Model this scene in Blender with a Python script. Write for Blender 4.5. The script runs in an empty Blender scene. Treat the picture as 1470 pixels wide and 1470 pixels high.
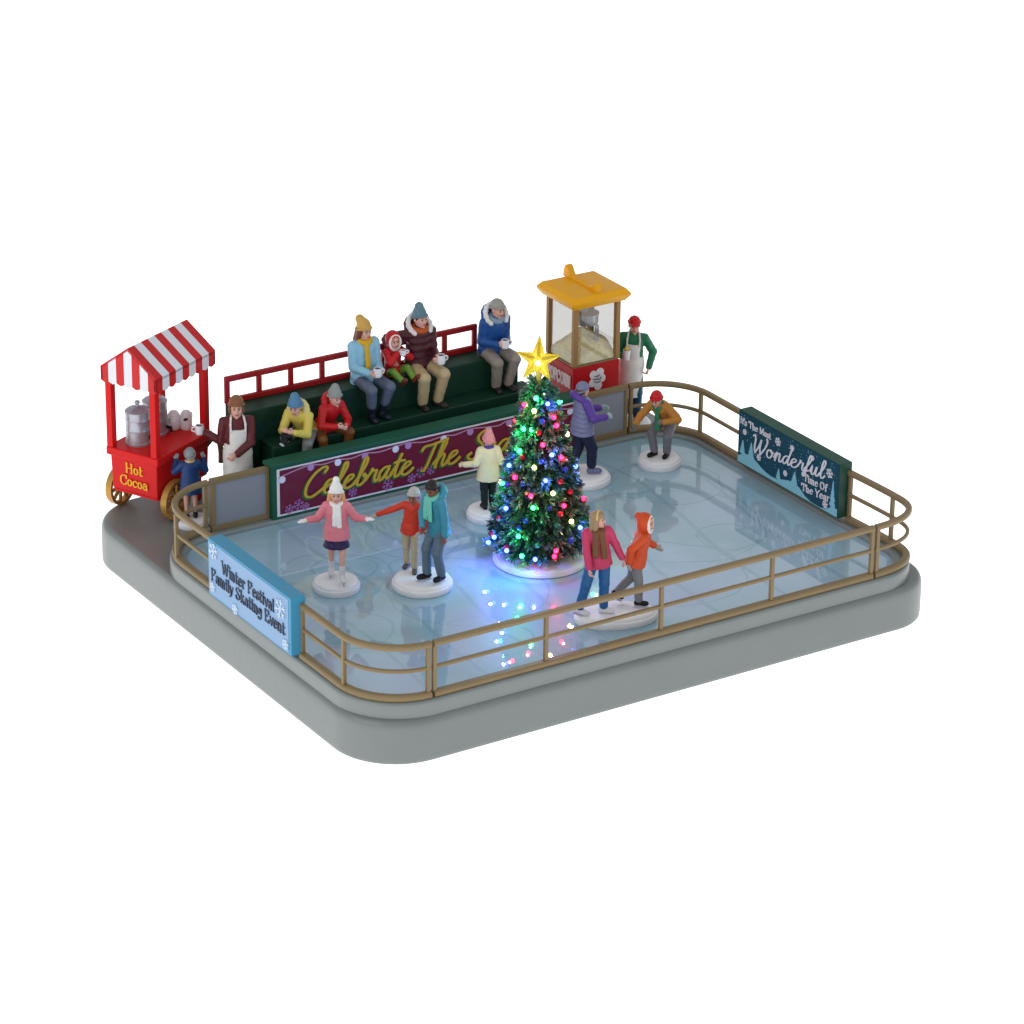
import bpy, math, random
import numpy as np
from mathutils import Matrix, Vector
random.seed(7)
SC = bpy.context.scene
COL = SC.collection
V = lambda *a: np.array(a, float)
ICE = -.15      # height of the ice sheet
LEDGE = -.36    # height of the grey ledge round the rink

# ------------------------------------------------------------------ helpers
def lin(c):
    c = c / 255.
    return c / 12.92 if c <= .04045 else ((c + .055) / 1.055) ** 2.4
def hexc(h, k=1.0):
    return tuple(min(1, k * lin(int(h[i:i + 2], 16))) for i in (0, 2, 4)) + (1,)

def mat(name, h, rough=.5, metal=0, var=.12, scale=3., bump=.0, bscale=14., k=1.0, spec=.3):
    m = bpy.data.materials.new(name); m.use_nodes = True
    nt = m.node_tree; b = nt.nodes['Principled BSDF']
    col = hexc(h, k)
    b.inputs['Roughness'].default_value = rough; b.inputs['Metallic'].default_value = metal
    b.inputs['Specular IOR Level'].default_value = spec
    tc = nt.nodes.new('ShaderNodeTexCoord')
    n = nt.nodes.new('ShaderNodeTexNoise'); n.inputs['Scale'].default_value = scale; n.inputs['Detail'].default_value = 5
    nt.links.new(tc.outputs['Object'], n.inputs['Vector'])
    mx = nt.nodes.new('ShaderNodeMix'); mx.data_type = 'RGBA'
    mx.inputs[6].default_value = tuple(c * (1 - var) for c in col[:3]) + (1,)
    mx.inputs[7].default_value = tuple(min(1, c * (1 + var)) for c in col[:3]) + (1,)
    nt.links.new(n.outputs['Fac'], mx.inputs[0]); nt.links.new(mx.outputs[2], b.inputs['Base Color'])
    mr = nt.nodes.new('ShaderNodeMapRange'); mr.inputs['To Min'].default_value = rough * .8; mr.inputs['To Max'].default_value = min(1, rough * 1.2)
    nt.links.new(n.outputs['Fac'], mr.inputs['Value']); nt.links.new(mr.outputs[0], b.inputs['Roughness'])
    if bump:
        n2 = nt.nodes.new('ShaderNodeTexNoise'); n2.inputs['Scale'].default_value = bscale; n2.inputs['Detail'].default_value = 6
        nt.links.new(tc.outputs['Object'], n2.inputs['Vector'])
        bp = nt.nodes.new('ShaderNodeBump'); bp.inputs['Strength'].default_value = bump; bp.inputs['Distance'].default_value = .05
        nt.links.new(n2.outputs['Fac'], bp.inputs['Height']); nt.links.new(bp.outputs[0], b.inputs['Normal'])
    return m
_pc = {}
def paint(h, rough=.42, **k):
    key = (h, rough, tuple(sorted(k.items())))
    if key not in _pc:
        k.setdefault('var', .1); k.setdefault('scale', 4.); k.setdefault('bump', .12); k.setdefault('bscale', 18.)
        _pc[key] = mat('paint_' + h, h, rough, **k)
    return _pc[key]
def emit(name, h, strength):
    m = bpy.data.materials.new(name); m.use_nodes = True
    b = m.node_tree.nodes['Principled BSDF']
    b.inputs['Base Color'].default_value = hexc(h); b.inputs['Emission Color'].default_value = hexc(h)
    b.inputs['Emission Strength'].default_value = strength; b.inputs['Roughness'].default_value = .25
    return m

W2L = {}
def inv_of(parent):
    while parent is not None:
        if parent.name in W2L: return W2L[parent.name]
        parent = parent.parent
    return None
def props(o, label=None, cat=None, group=None, kind=None):
    if label: o['label'] = label
    if cat: o['category'] = cat
    if group: o['group'] = group
    if kind: o['kind'] = kind
    return o
def thing(name, label, cat, loc, rotz=0, group=None):
    o = bpy.data.objects.new(name, None); COL.objects.link(o)
    o.location = [float(c) for c in loc]; o.rotation_euler = (0, 0, rotz); o.empty_display_size = .2
    W2L[o.name] = (Matrix.Translation(Vector(loc)) @ Matrix.Rotation(rotz, 4, 'Z')).inverted()
    return props(o, label, cat, group)

class MB:
    def __init__(s): s.v = []; s.f = []; s.m = []
    def add(s, vs, fs, mi=0):
        n = len(s.v); s.v += [tuple(map(float, p)) for p in vs]
        s.f += [tuple(i + n for i in f) for f in fs]; s.m += [mi] * len(fs); return s
    def hexa(s, p, mi=0):      # 8 points: bottom ring then top ring
        return s.add(p, [(3, 2, 1, 0), (4, 5, 6, 7), (0, 1, 5, 4), (1, 2, 6, 5), (2, 3, 7, 6), (3, 0, 4, 7)], mi)
    def box(s, x0, x1, y0, y1, z0, z1, mi=0):
        return s.hexa([(x0, y0, z0), (x1, y0, z0), (x1, y1, z0), (x0, y1, z0), (x0, y0, z1), (x1, y0, z1), (x1, y1, z1), (x0, y1, z1)], mi)
    def obox(s, c, ax, ay, az, mi=0):   # centre and three half vectors
        c, ax, ay, az = map(np.array, (c, ax, ay, az))
        return s.hexa([c - ax - ay - az, c + ax - ay - az, c + ax + ay - az, c - ax + ay - az, c - ax - ay + az, c + ax - ay + az, c + ax + ay + az, c - ax + ay + az], mi)
    def tube(s, pts, r, n=8, closed=False, mi=0, flat=1., up=(0, 0, 1)):
        pts = [np.array(p, float) for p in pts]; N = len(pts); up = np.array(up, float)
        rr = r if hasattr(r, '__len__') else [r] * N
        vs = []; fs = []
        for i, p in enumerate(pts):
            a = pts[i - 1] if (i or closed) else p; b = pts[(i + 1) % N] if (i < N - 1 or closed) else p
            t = b - a; t = t / (np.linalg.norm(t) + 1e-12)
            u = up if abs(t @ up) < .95 else np.array((1., .2, 0))
            s1 = np.cross(t, u); s1 /= np.linalg.norm(s1); s2 = np.cross(s1, t)
            for k in range(n):
                a_ = 2 * math.pi * (k + .5) / n
                vs.append(p + rr[i] * (math.cos(a_) * s1 + flat * math.sin(a_) * s2))
        for i in range(N if closed else N - 1):
            j = (i + 1) % N
            for k in range(n):
                l = (k + 1) % n
                fs.append((i * n + k, i * n + l, j * n + l, j * n + k))
        if not closed: fs += [tuple(range(n))[::-1], tuple((N - 1) * n + k for k in range(n))]
        return s.add(vs, fs, mi)
    def lathe(s, prof, c=(0, 0, 0), n=32, sx=1., sy=1., mi=0):   # prof of (r, z)
        c = np.array(c, float); vs = []; fs = []
        for r, z in prof:
            for k in range(n):
                a = 2 * math.pi * k / n; vs.append(c + (r * sx * math.cos(a), r * sy * math.sin(a), z))
        for i in range(len(prof) - 1):
            for k in range(n):
                l = (k + 1) % n; fs.append((i * n + k, i * n + l, (i + 1) * n + l, (i + 1) * n + k))
        fs += [tuple(range(n))[::-1], tuple((len(prof) - 1) * n + k for k in range(n))]
        return s.add(vs, fs, mi)
    def prism(s, poly, nrm, mi=0):    # poly of 3D points, extruded by the vector nrm
        n = len(poly); nrm = np.array(nrm, float)
        vs = [np.array(p, float) for p in poly]; vs = vs + [p + nrm for p in vs]
        fs = [tuple(range(n))[::-1], tuple(range(n, 2 * n))] + [(i, (i + 1) % n, (i + 1) % n + n, i + n) for i in range(n)]
        return s.add(vs, fs, mi)
    def ball(s, c, r, n=14, mi=0):
        r = np.array(r if hasattr(r, '__len__') else (r, r, r), float); h = n // 2
        prof = [(max(1e-3, math.sin(math.pi * i / h)), -math.cos(math.pi * i / h)) for i in range(h + 1)]
        k = len(s.v); s.lathe(prof, n=n, mi=mi)
        s.v[k:] = [tuple(np.array(p) * r + c) for p in s.v[k:]]
        return s
    def build(s, name, m, parent=None, bevel=0, smooth=True, seg=2, angle=35):
        iv = inv_of(parent)
        vs = [tuple(iv @ Vector(p)) for p in s.v] if iv is not None else s.v
        me = bpy.data.meshes.new(name); me.from_pydata(vs, [], s.f); me.validate(); me.update()
        return finish(me, name, m, parent, bevel, smooth, seg, angle, s.m)
def finish(me, name, m, parent, bevel=0, smooth=True, seg=2, angle=35, mids=None):
    ms = m if isinstance(m, (list, tuple)) else [m]
    for q in ms: me.materials.append(q)
    if len(ms) > 1 and mids is not None and len(mids) == len(me.polygons): me.polygons.foreach_set('material_index', mids)
    import bmesh
    bm = bmesh.new(); bm.from_mesh(me); bmesh.ops.recalc_face_normals(bm, faces=bm.faces); bm.to_mesh(me); bm.free()
    if smooth:
        me.shade_smooth()
        if not bevel: me.set_sharp_from_angle(angle=math.radians(angle))
    o = bpy.data.objects.new(name, me); COL.objects.link(o)
    if parent is not None: o.parent = parent
    if bevel:
        b = o.modifiers.new('bevel', 'BEVEL'); b.width = bevel; b.segments = seg; b.limit_method = 'ANGLE'; b.angle_limit = math.radians(40); b.harden_normals = True
    return o
def copy_tree(o, parent=None):
    c = o.copy(); COL.objects.link(c)
    if parent is not None: c.parent = parent
    for ch in [x for x in bpy.data.objects if x.parent == o]: copy_tree(ch, c)
    return c
def catmull(P, n=8, closed=False):
    P = [np.array(p, float) for p in P]
    if len(P) < 3: return P
    out = []; N = len(P)
    for i in range(N if closed else N - 1):
        p0 = P[i - 1] if (i or closed) else 2 * P[0] - P[1]; p1 = P[i]; p2 = P[(i + 1) % N]
        p3 = P[(i + 2) % N] if (i + 2 < N or closed) else 2 * P[-1] - P[-2]
        for k in range(n):
            t = k / n
            out.append(.5 * (2 * p1 + (p2 - p0) * t + (2 * p0 - 5 * p1 + 4 * p2 - p3) * t * t + (3 * p1 - p0 - 3 * p2 + p3) * t ** 3))
    if not closed: out.append(P[-1])
    return out
def rrect(x0, x1, y0, y1, r, n=10, rs=None):
    out = []; rs = rs or (r, r, r, r)
    for cx, cy, a0, q in ((x0, y0, 180, rs[0]), (x1, y0, 270, rs[1]), (x1, y1, 0, rs[2]), (x0, y1, 90, rs[3])):
        mx = cx + q if cx == x0 else cx - q; my = cy + q if cy == y0 else cy - q
        for k in range(n + 1):
            a = math.radians(a0 + 90 * k / n); out.append((mx + q * math.cos(a), my + q * math.sin(a)))
    return out
def loft(rings):
    n = len(rings[0]); mb = MB(); vs = [p for r in rings for p in r]; fs = []
    for i in range(len(rings) - 1):
        for k in range(n):
            l = (k + 1) % n; fs.append((i * n + k, i * n + l, (i + 1) * n + l, (i + 1) * n + k))
    return mb, vs, fs

# ------------------------------------------------------------------ lettering (pen strokes, no fonts)
SCRIPT = {
 'C': (1.35, [[(1.2, 1.7), (1.32, 2.0), (1.05, 2.15), (.5, 1.8), (.1, 1.0), (.15, .2), (.6, -.05), (1.1, .2), (1.45, .5)]]),
 'e': (.85, [[(0, .3), (.35, .55), (.65, .8), (.55, 1.0), (.3, .95), (.12, .55), (.2, .1), (.45, 0), (.75, .15), (.95, .4)]]),
 'l': (.62, [[(0, .3), (.35, .9), (.6, 1.7), (.55, 2.1), (.38, 2.0), (.28, 1.2), (.25, .4), (.35, .02), (.55, .05), (.75, .35)]]),
 'b': (.85, [[(0, .3), (.35, .9), (.6, 1.7), (.55, 2.1), (.38, 2.0), (.28, 1.2), (.22, .2), (.45, 0), (.7, .2), (.78, .6), (.6, .85), (.62, .65), (.95, .6)]]),
 'r': (.82, [[(0, .3), (.25, .8), (.3, 1.1), (.38, .92), (.55, .92), (.66, .85), (.6, .4), (.7, .03), (.85, .1), (1, .35)]]),
 'a': (1.0, [[(.75, .85), (.5, 1.0), (.2, .75), (.1, .3), (.25, .0), (.5, .2), (.74, .8)], [(.78, .98), (.68, .35), (.78, .02), (.95, .1), (1.1, .35)]]),
 't': (.7, [[(0, .3), (.3, .9), (.5, 1.75)], [(.48, 1.7), (.35, .7), (.35, .1), (.5, 0), (.7, .15), (.85, .35)], [(.1, 1.15), (.45, 1.22), (.85, 1.2)]]),
 'T': (1.1, [[(.0, 1.6), (.15, 1.9), (.7, 1.95), (1.75, 2.15)], [(.95, 2.0), (.8, 1.2), (.65, .3), (.5, -.05), (.3, .0)]]),
 'h': (1.0, [[(0, .3), (.4, 1.0), (.62, 1.75), (.55, 2.1), (.4, 1.95), (.28, 1.0), (.22, 0)], [(.22, .1), (.35, .7), (.6, .98), (.72, .8), (.68, .3), (.75, .02), (.95, .1), (1.1, .35)]]),
 'S': (1.15, [[(1.25, 1.7), (1.2, 2.05), (.8, 2.1), (.5, 1.8), (.55, 1.4), (.9, 1.0), (.95, .5), (.65, .0), (.25, 0), (.05, .3), (.25, .5)]]),
 's': (.75, [[(0, .3), (.3, .75), (.42, 1.08), (.52, .7), (.62, .3), (.45, .02), (.2, .05)], [(.45, .02), (.65, .1), (.85, .35)]]),
 'o': (.95, [[(.5, .98), (.2, .85), (.1, .4), (.25, .02), (.55, .05), (.75, .5), (.6, .9), (.48, .98), (.65, .75), (1.0, .75)]]),
 'n': (1.0, [[(0, .3), (.25, .85), (.32, 1), (.3, .5), (.22, 0)], [(.22, .1), (.4, .75), (.62, 1), (.72, .8), (.68, .3), (.75, .02), (.95, .1), (1.1, .35)]]),
 'W': (1.8, [[(.0, 1.9), (.2, 2.1), (.35, 1.6), (.35, .6), (.5, .0)], [(.5, 0), (.85, .9), (1.05, 1.7)], [(1.05, 1.7), (1.0, .8), (1.15, 0)], [(1.15, 0), (1.6, .9), (1.8, 1.7), (1.7, 2.1)]]),
 'd': (1.0, [[(.75, .85), (.5, 1.0), (.2, .75), (.1, .3), (.25, .0), (.5, .2), (.74, .8)], [(1.0, 2.1), (.85, 1.3), (.7, .35), (.8, .02), (.95, .1), (1.1, .35)]]),
 'f': (.72, [[(0, .3), (.4, .9), (.72, 1.7), (.65, 2.1), (.5, 2.0), (.35, 1.0), (.2, -.3), (.05, -.6), (-.05, -.3), (.25, .1), (.85, .4)]]),
 'u': (1.0, [[(0, .3), (.2, .98), (.18, .3), (.3, .0), (.55, .25), (.72, .95)], [(.75, .98), (.68, .3), (.78, .02), (.95, .1), (1.1, .35)]]),
 ' ': (.65, [])}
def _circ(cx, cy, rx, ry): return [(cx + rx * math.cos(a), cy + ry * math.sin(a)) for a in np.linspace(math.pi / 2, math.pi * 2.5, 13)]
_S = lambda x, y, w=.1: ('L', [(x - w, y), (x + w, y)])
_sS = [(.58, .8), (.5, .97), (.3, 1), (.1, .82), (.2, .6), (.5, .42), (.6, .2), (.4, 0), (.18, .03), (.07, .25)]
SERIF = {
 'H': (.9, [('L', [(.17, 0), (.17, 1)]), ('L', [(.72, 0), (.72, 1)]), ('L', [(.17, .5), (.72, .5)]), _S(.17, 0), _S(.17, 1), _S(.72, 0), _S(.72, 1)]),
 'C': (.82, [('C', [(.72, .78), (.6, .97), (.4, 1), (.15, .8), (.1, .5), (.15, .2), (.4, 0), (.62, .05), (.74, .25)]), ('L', [(.72, .7), (.72, 1)])]),
 'W': (1.1, [('L', [(.08, 1), (.32, 0)]), ('L', [(.32, 0), (.54, .85)]), ('L', [(.54, .85), (.77, 0)]), ('L', [(.77, 0), (1.0, 1)]), _S(.08, 1), _S(1, 1), _S(.54, .85, .08)]),
 'F': (.7, [('L', [(.17, 0), (.17, 1)]), ('L', [(.07, 1), (.65, 1)]), ('L', [(.17, .52), (.5, .52)]), ('L', [(.65, 1), (.65, .78)]), _S(.17, 0)]),
 'S': (.7, [('C', _sS)]),
 'E': (.78, [('L', [(.17, 0), (.17, 1)]), ('L', [(.07, 1), (.65, 1)]), ('L', [(.17, .52), (.5, .52)]), ('L', [(.65, 1), (.65, .78)]), ('L', [(.07, 0), (.68, 0)]), ('L', [(.68, 0), (.68, .22)])]),
 'T': (.82, [('L', [(.4, 0), (.4, 1)]), ('L', [(.05, 1), (.75, 1)]), ('L', [(.06, 1), (.06, .78)]), ('L', [(.74, 1), (.74, .78)]), _S(.4, 0)]),
 'M': (1.0, [('L', [(.14, 0), (.17, 1)]), ('L', [(.17, 1), (.49, .15)]), ('L', [(.49, .15), (.8, 1)]), ('L', [(.8, 1), (.85, 0)]), _S(.14, 0), _S(.85, 0)]),
 'O': (.92, [('C', _circ(.45, .5, .35, .5))]),
 'Y': (.8, [('L', [(.06, 1), (.4, .45)]), ('L', [(.74, 1), (.4, .45)]), ('L', [(.4, .45), (.4, 0)]), _S(.4, 0), _S(.06, 1, .08), _S(.74, 1, .08)]),
 'I': (.42, [('L', [(.2, 0), (.2, 1)]), _S(.2, 0), _S(.2, 1)]),
 'P': (.72, [('L', [(.15, 0), (.15, 1)]), ('C', [(.15, 1), (.48, 1), (.62, .77), (.48, .52), (.15, .5)])]),
 'R': (.75, [('L', [(.15, 0), (.15, 1)]), ('C', [(.15, 1), (.48, 1), (.62, .77), (.48, .52), (.15, .5)]), ('L', [(.35, .5), (.65, 0)])]),
 'N': (.8, [('L', [(.13, 0), (.13, 1)]), ('L', [(.13, 1), (.65, 0)]), ('L', [(.65, 0), (.65, 1)])]),
 'a': (.6, [('C', [(.12, .5), (.28, .65), (.45, .52), (.46, .3)]), ('L', [(.46, .45), (.48, 0)]), ('C', [(.45, .38), (.2, .36), (.08, .18), (.2, 0), (.45, .15)])]),
 'c': (.56, [('C', [(.5, .5), (.35, .65), (.13, .5), (.1, .25), (.28, 0), (.5, .12)])]),
 'e': (.6, [('L', [(.1, .36), (.5, .38)]), ('C', [(.5, .38), (.44, .6), (.28, .65), (.11, .42), (.15, .1), (.32, 0), (.52, .12)])]),
 'f': (.47, [('C', [(.5, .92), (.38, 1.02), (.25, .9), (.22, .6), (.22, .3), (.22, 0)]), ('L', [(.05, .62), (.45, .62)]), _S(.22, 0)]),
 'g': (.6, [('C', _circ(.28, .43, .18, .21)), ('C', [(.47, .62), (.48, .2), (.42, -.15), (.22, -.27), (.05, -.15)])]),
 'i': (.34, [('L', [(.17, 0), (.17, .65)]), ('L', [(.17, .86), (.17, .92)]), _S(.17, 0, .09), ('L', [(.06, .65), (.17, .65)])]),
 'k': (.62, [('L', [(.15, 0), (.15, 1)]), ('L', [(.15, .28), (.48, .65)]), ('L', [(.26, .4), (.52, 0)]), _S(.15, 0, .08), _S(.52, 0, .06)]),
 'l': (.34, [('L', [(.17, 0), (.17, 1)]), _S(.17, 0, .09)]),
 'm': (.9, [('L', [(.13, 0), (.13, .65)]), ('C', [(.13, .45), (.3, .65), (.43, .5), (.43, 0)]), ('C', [(.43, .45), (.6, .65), (.73, .5), (.73, 0)]), _S(.13, 0, .07), _S(.43, 0, .07), _S(.73, 0, .07)]),
 'n': (.64, [('L', [(.13, 0), (.13, .65)]), ('C', [(.13, .45), (.32, .65), (.47, .5), (.47, 0)]), _S(.13, 0, .08), _S(.47, 0, .08)]),
 'h': (.64, [('L', [(.13, 0), (.13, 1)]), ('C', [(.13, .45), (.32, .65), (.47, .5), (.47, 0)]), _S(.13, 0, .08), _S(.47, 0, .08)]),
 'o': (.6, [('C', _circ(.3, .32, .21, .32))]),
 'r': (.5, [('L', [(.15, 0), (.15, .65)]), ('C', [(.15, .4), (.3, .62), (.46, .58)]), _S(.15, 0, .09)]),
 's': (.48, [('C', [(x * .72, y * .65) for x, y in _sS])]),
 't': (.46, [('C', [(.2, .9), (.2, .5), (.2, .15), (.28, 0), (.45, .08)]), ('L', [(.05, .63), (.42, .63)])]),
 'u': (.64, [('C', [(.13, .65), (.13, .2), (.28, 0), (.47, .2)]), ('L', [(.48, .65), (.48, 0)])]),
 'v': (.56, [('L', [(.07, .65), (.28, 0)]), ('L', [(.28, 0), (.5, .65)]), _S(.07, .65, .06), _S(.5, .65, .06)]),
 'y': (.56, [('L', [(.07, .65), (.28, .02)]), ('C', [(.5, .65), (.28, .02), (.15, -.22), (.0, -.25)])]),
 "'": (.2, [('L', [(.1, 1), (.07, .78)])]), ' ': (.36, [])}
class Face:   # a drawing surface: origin, two axes, outward normal
    def __init__(s, o, ux, uy): s.o, s.ux, s.uy = map(lambda a: np.array(a, float), (o, ux, uy)); s.n = np.cross(s.ux, s.uy)
    def at(s, u, v, h=0.): return s.o + u * s.ux + v * s.uy + h * s.n
def ribbon(mb, F, P, w, h, thick=.006, pen=None):
    P = [np.array(p, float) for p in P]; N = len(P); L = []; R = []
    for i, p in enumerate(P):
        t = P[min(i + 1, N - 1)] - P[max(i - 1, 0)]; t = t / (np.linalg.norm(t) + 1e-9); n = V(-t[1], t[0])
        ww = w
        if pen is not None: ww = w * (pen + (1 - pen) * abs(t[1]) ** 1.3)
        e = t * ww * .35 if i == N - 1 else (-t * ww * .35 if i == 0 else 0)
        L.append(p + n * ww / 2 + e); R.append(p - n * ww / 2 + e)
    g_ = lambda i: h + thick + .012 * i / N
    vs = [F.at(*p, g_(i)) for i, p in enumerate(L)] + [F.at(*p, g_(i)) for i, p in enumerate(R)] + [F.at(*p, h - .002) for p in L] + [F.at(*p, h - .002) for p in R]
    fs = []
    for i in range(N - 1):
        fs += [(N + i, N + i + 1, i + 1, i), (i, i + 1, 2 * N + i + 1, 2 * N + i), (3 * N + i, 3 * N + i + 1, N + i + 1, N + i)]
    fs += [(0, N, 3 * N, 2 * N)[::-1], (N - 1, 2 * N - 1, 4 * N - 1, 3 * N - 1)]
    mb.add(vs, fs)
def text_width(txt, font): return sum(font[c][0] for c in txt)
def letter(mb, F, txt, u0, v0, size, font, w, h=.004, slant=0., width=None, pen=.45, rise=0., du=0, dv=0):
    """pen-drawn words: size = cap height (serif) or x height (script)"""
    tw = text_width(txt, font); sx = size if width is None else width / tw
    x = 0; k = 0
    for c in txt:
        adv, st = font[c]
        for s in st:
            if font is SERIF: kind, P = s
            else: kind, P = 'C', s
            if kind == 'C': P = catmull(P, 6)
            else:
                a, b = V(*P[0]), V(*P[1]); P = [a + (b - a) * t for t in (0, .5, 1)]
            Q = [(u0 + du + (x + p[0]) * sx + slant * p[1] * size, v0 + dv + p[1] * size + rise * (x + p[0]) * sx) for p in P]
            ribbon(mb, F, Q, w, h + (k % 7) * .0012, pen=pen); k += 1
        x += adv
    return mb
def disc(mb, F, u, v, r, h=.004, n=18, sv=1.):
    c = [F.at(u + r * math.cos(a), v + r * sv * math.sin(a), h - .002) for a in np.linspace(0, 2 * math.pi, n, endpoint=False)]
    return mb.prism(c, F.n * .008)
def flake(mb, F, u, v, r, h=.004, w=.02, arms=6):
    for k in range(arms):
        a = math.pi * k * 2 / arms + .3; d = V(math.cos(a), math.sin(a)); c = V(u, v)
        ribbon(mb, F, [c, c + d * r * .5, c + d * r], w, h + .0007 * k)
        for sg in (-1, 1):
            b = a + sg * .8; e = V(math.cos(b), math.sin(b)); m = c + d * r * .55
            ribbon(mb, F, [m, m + e * r * .2, m + e * r * .4], w * .8, h + .0007 * (k + 1 + sg) + .0003)
def poly(mb, F, P, h=.003, thick=.005):
    return mb.prism([F.at(u, v, h - .002) for u, v in P], F.n * thick)
def starpoly(u, v, r, ri, n=5, a0=math.pi / 2):
    return [(u + (r if k % 2 == 0 else ri) * math.cos(a0 + math.pi * k / n), v + (r if k % 2 == 0 else ri) * math.sin(a0 + math.pi * k / n)) for k in range(2 * n)]

# ------------------------------------------------------------------ camera
q = (0.56864, 0.41368, 0.01242)
cy, sy = math.cos(q[0]), math.sin(q[0]); cp, sp = math.cos(q[1]), math.sin(q[1])
fw = V(sy * cp, cy * cp, -sp); rt = V(cy, -sy, 0); up = np.cross(rt, fw); c, s = math.cos(q[2]), math.sin(q[2])
r2 = c * rt + s * up; u2 = -s * rt + c * up
cam = bpy.data.cameras.new('camera'); co = bpy.data.objects.new('camera', cam); COL.objects.link(co)
co.matrix_world = Matrix(((r2[0], u2[0], -fw[0], -30.663), (r2[1], u2[1], -fw[1], -50.627), (r2[2], u2[2], -fw[2], 29.573), (0, 0, 0, 1)))
cam.sensor_width = 36; cam.lens = 5270.5 / 1470 * 36; cam.clip_end = 2000; cam.clip_start = 1
SC.camera = co

# ------------------------------------------------------------------ world, lamps, glowing white floor
w = bpy.data.worlds.new('World'); SC.world = w; w.use_nodes = True
bg = w.node_tree.nodes['Background']; bg.inputs[0].default_value = (.93, .97, 1, 1); bg.inputs[1].default_value = .64
def area(name, loc, target, size, power, col=(1, 1, 1)):
    l = bpy.data.lights.new(name, 'AREA'); l.shape = 'RECTANGLE'; l.size, l.size_y = size; l.energy = power; l.color = col
    o = bpy.data.objects.new(name, l); COL.objects.link(o); o.location = loc
    d = Vector(target) - Vector(loc); o.rotation_euler = d.to_track_quat('-Z', 'Y').to_euler(); return o
area('softbox', (-43, -8, 26), (4, 4, 0), (36, 26), 5000, (1, .985, .96))
area('strip_softbox', (10, -50, 30), (5, 4, 0), (20, 8), 150, (.95, .97, 1))
SC.view_settings.view_transform = 'Standard'; SC.view_settings.look = 'None'; SC.view_settings.exposure = 0; SC.view_settings.gamma = 1
m = emit('glowing_white_floor', 'FFFFFF', 1.0)  # emission added so the floor stays pure white without contact shadows
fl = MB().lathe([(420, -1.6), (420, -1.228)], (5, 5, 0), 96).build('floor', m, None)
props(fl, 'plain white floor under the model rink, made to glow so it stays shadowless', kind='structure')
SC.cycles.use_denoising = True; SC.cycles.max_bounces = 8; SC.cycles.sample_clamp_indirect = 6

# ------------------------------------------------------------------ base
grey = mat('grey_base_paint', '767B7A', .36, var=.09, scale=1.1, bump=.14, bscale=4., spec=.5)
curbm = mat('pale_grey_curb_paint', '7C8281', .36, var=.08, scale=1.5, bump=.12, bscale=5., spec=.5)
root = thing('rink_base', 'large grey moulded display base with rounded corners carrying the whole rink', 'display base', (5, 5, -1.22))
B = (-1.40, 11.57, -.225, 11.47)
def ring(ins, z, rr=1.32):
    k = rr - ins
    return [(x, y, z) for x, y in rrect(B[0] + ins, B[1] - ins, B[2] + ins, B[3] - ins, k, 12, (k, k - .3, k, k))]
rings = [ring(.03, -1.225), ring(.005, -1.195), ring(0, -1.13), ring(0, -.60), ring(.004, -.52), ring(.016, -.455), ring(.04, -.405), ring(.075, -.375), ring(.10, -.364), ring(.14, LEDGE), ring(2.0, LEDGE, 2.4)]
mb, vs, fs = loft(rings); n = len(rings[0]); fs += [tuple(range(n))[::-1], tuple((len(rings) - 1) * n + k for k in range(n))]
mb.add(vs, fs).build('platform', grey, root, angle=60)
R0 = (-1.19, 11.23, 0, 8.5)      # centre line of the railing
def cring(off, z, r=1.19):
    return [(x, y, z) for x, y in rrect(R0[0] - off, R0[1] + off, R0[2] - off, R0[3] + off, r + off, 12, (r + off, r + off - .22, r + off, r + off))]
rings = [cring(.132, -.46), cring(.128, -.30), cring(.125, -.12), cring(.11, -.075), cring(.08, -.06), cring(-.16, -.06), cring(-.19, -.07), cring(-.2, -.1), cring(-.2, -.22)]
mb, vs, fs = loft(rings); mb.add(vs, fs).build('curb', curbm, root, angle=60)

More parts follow.
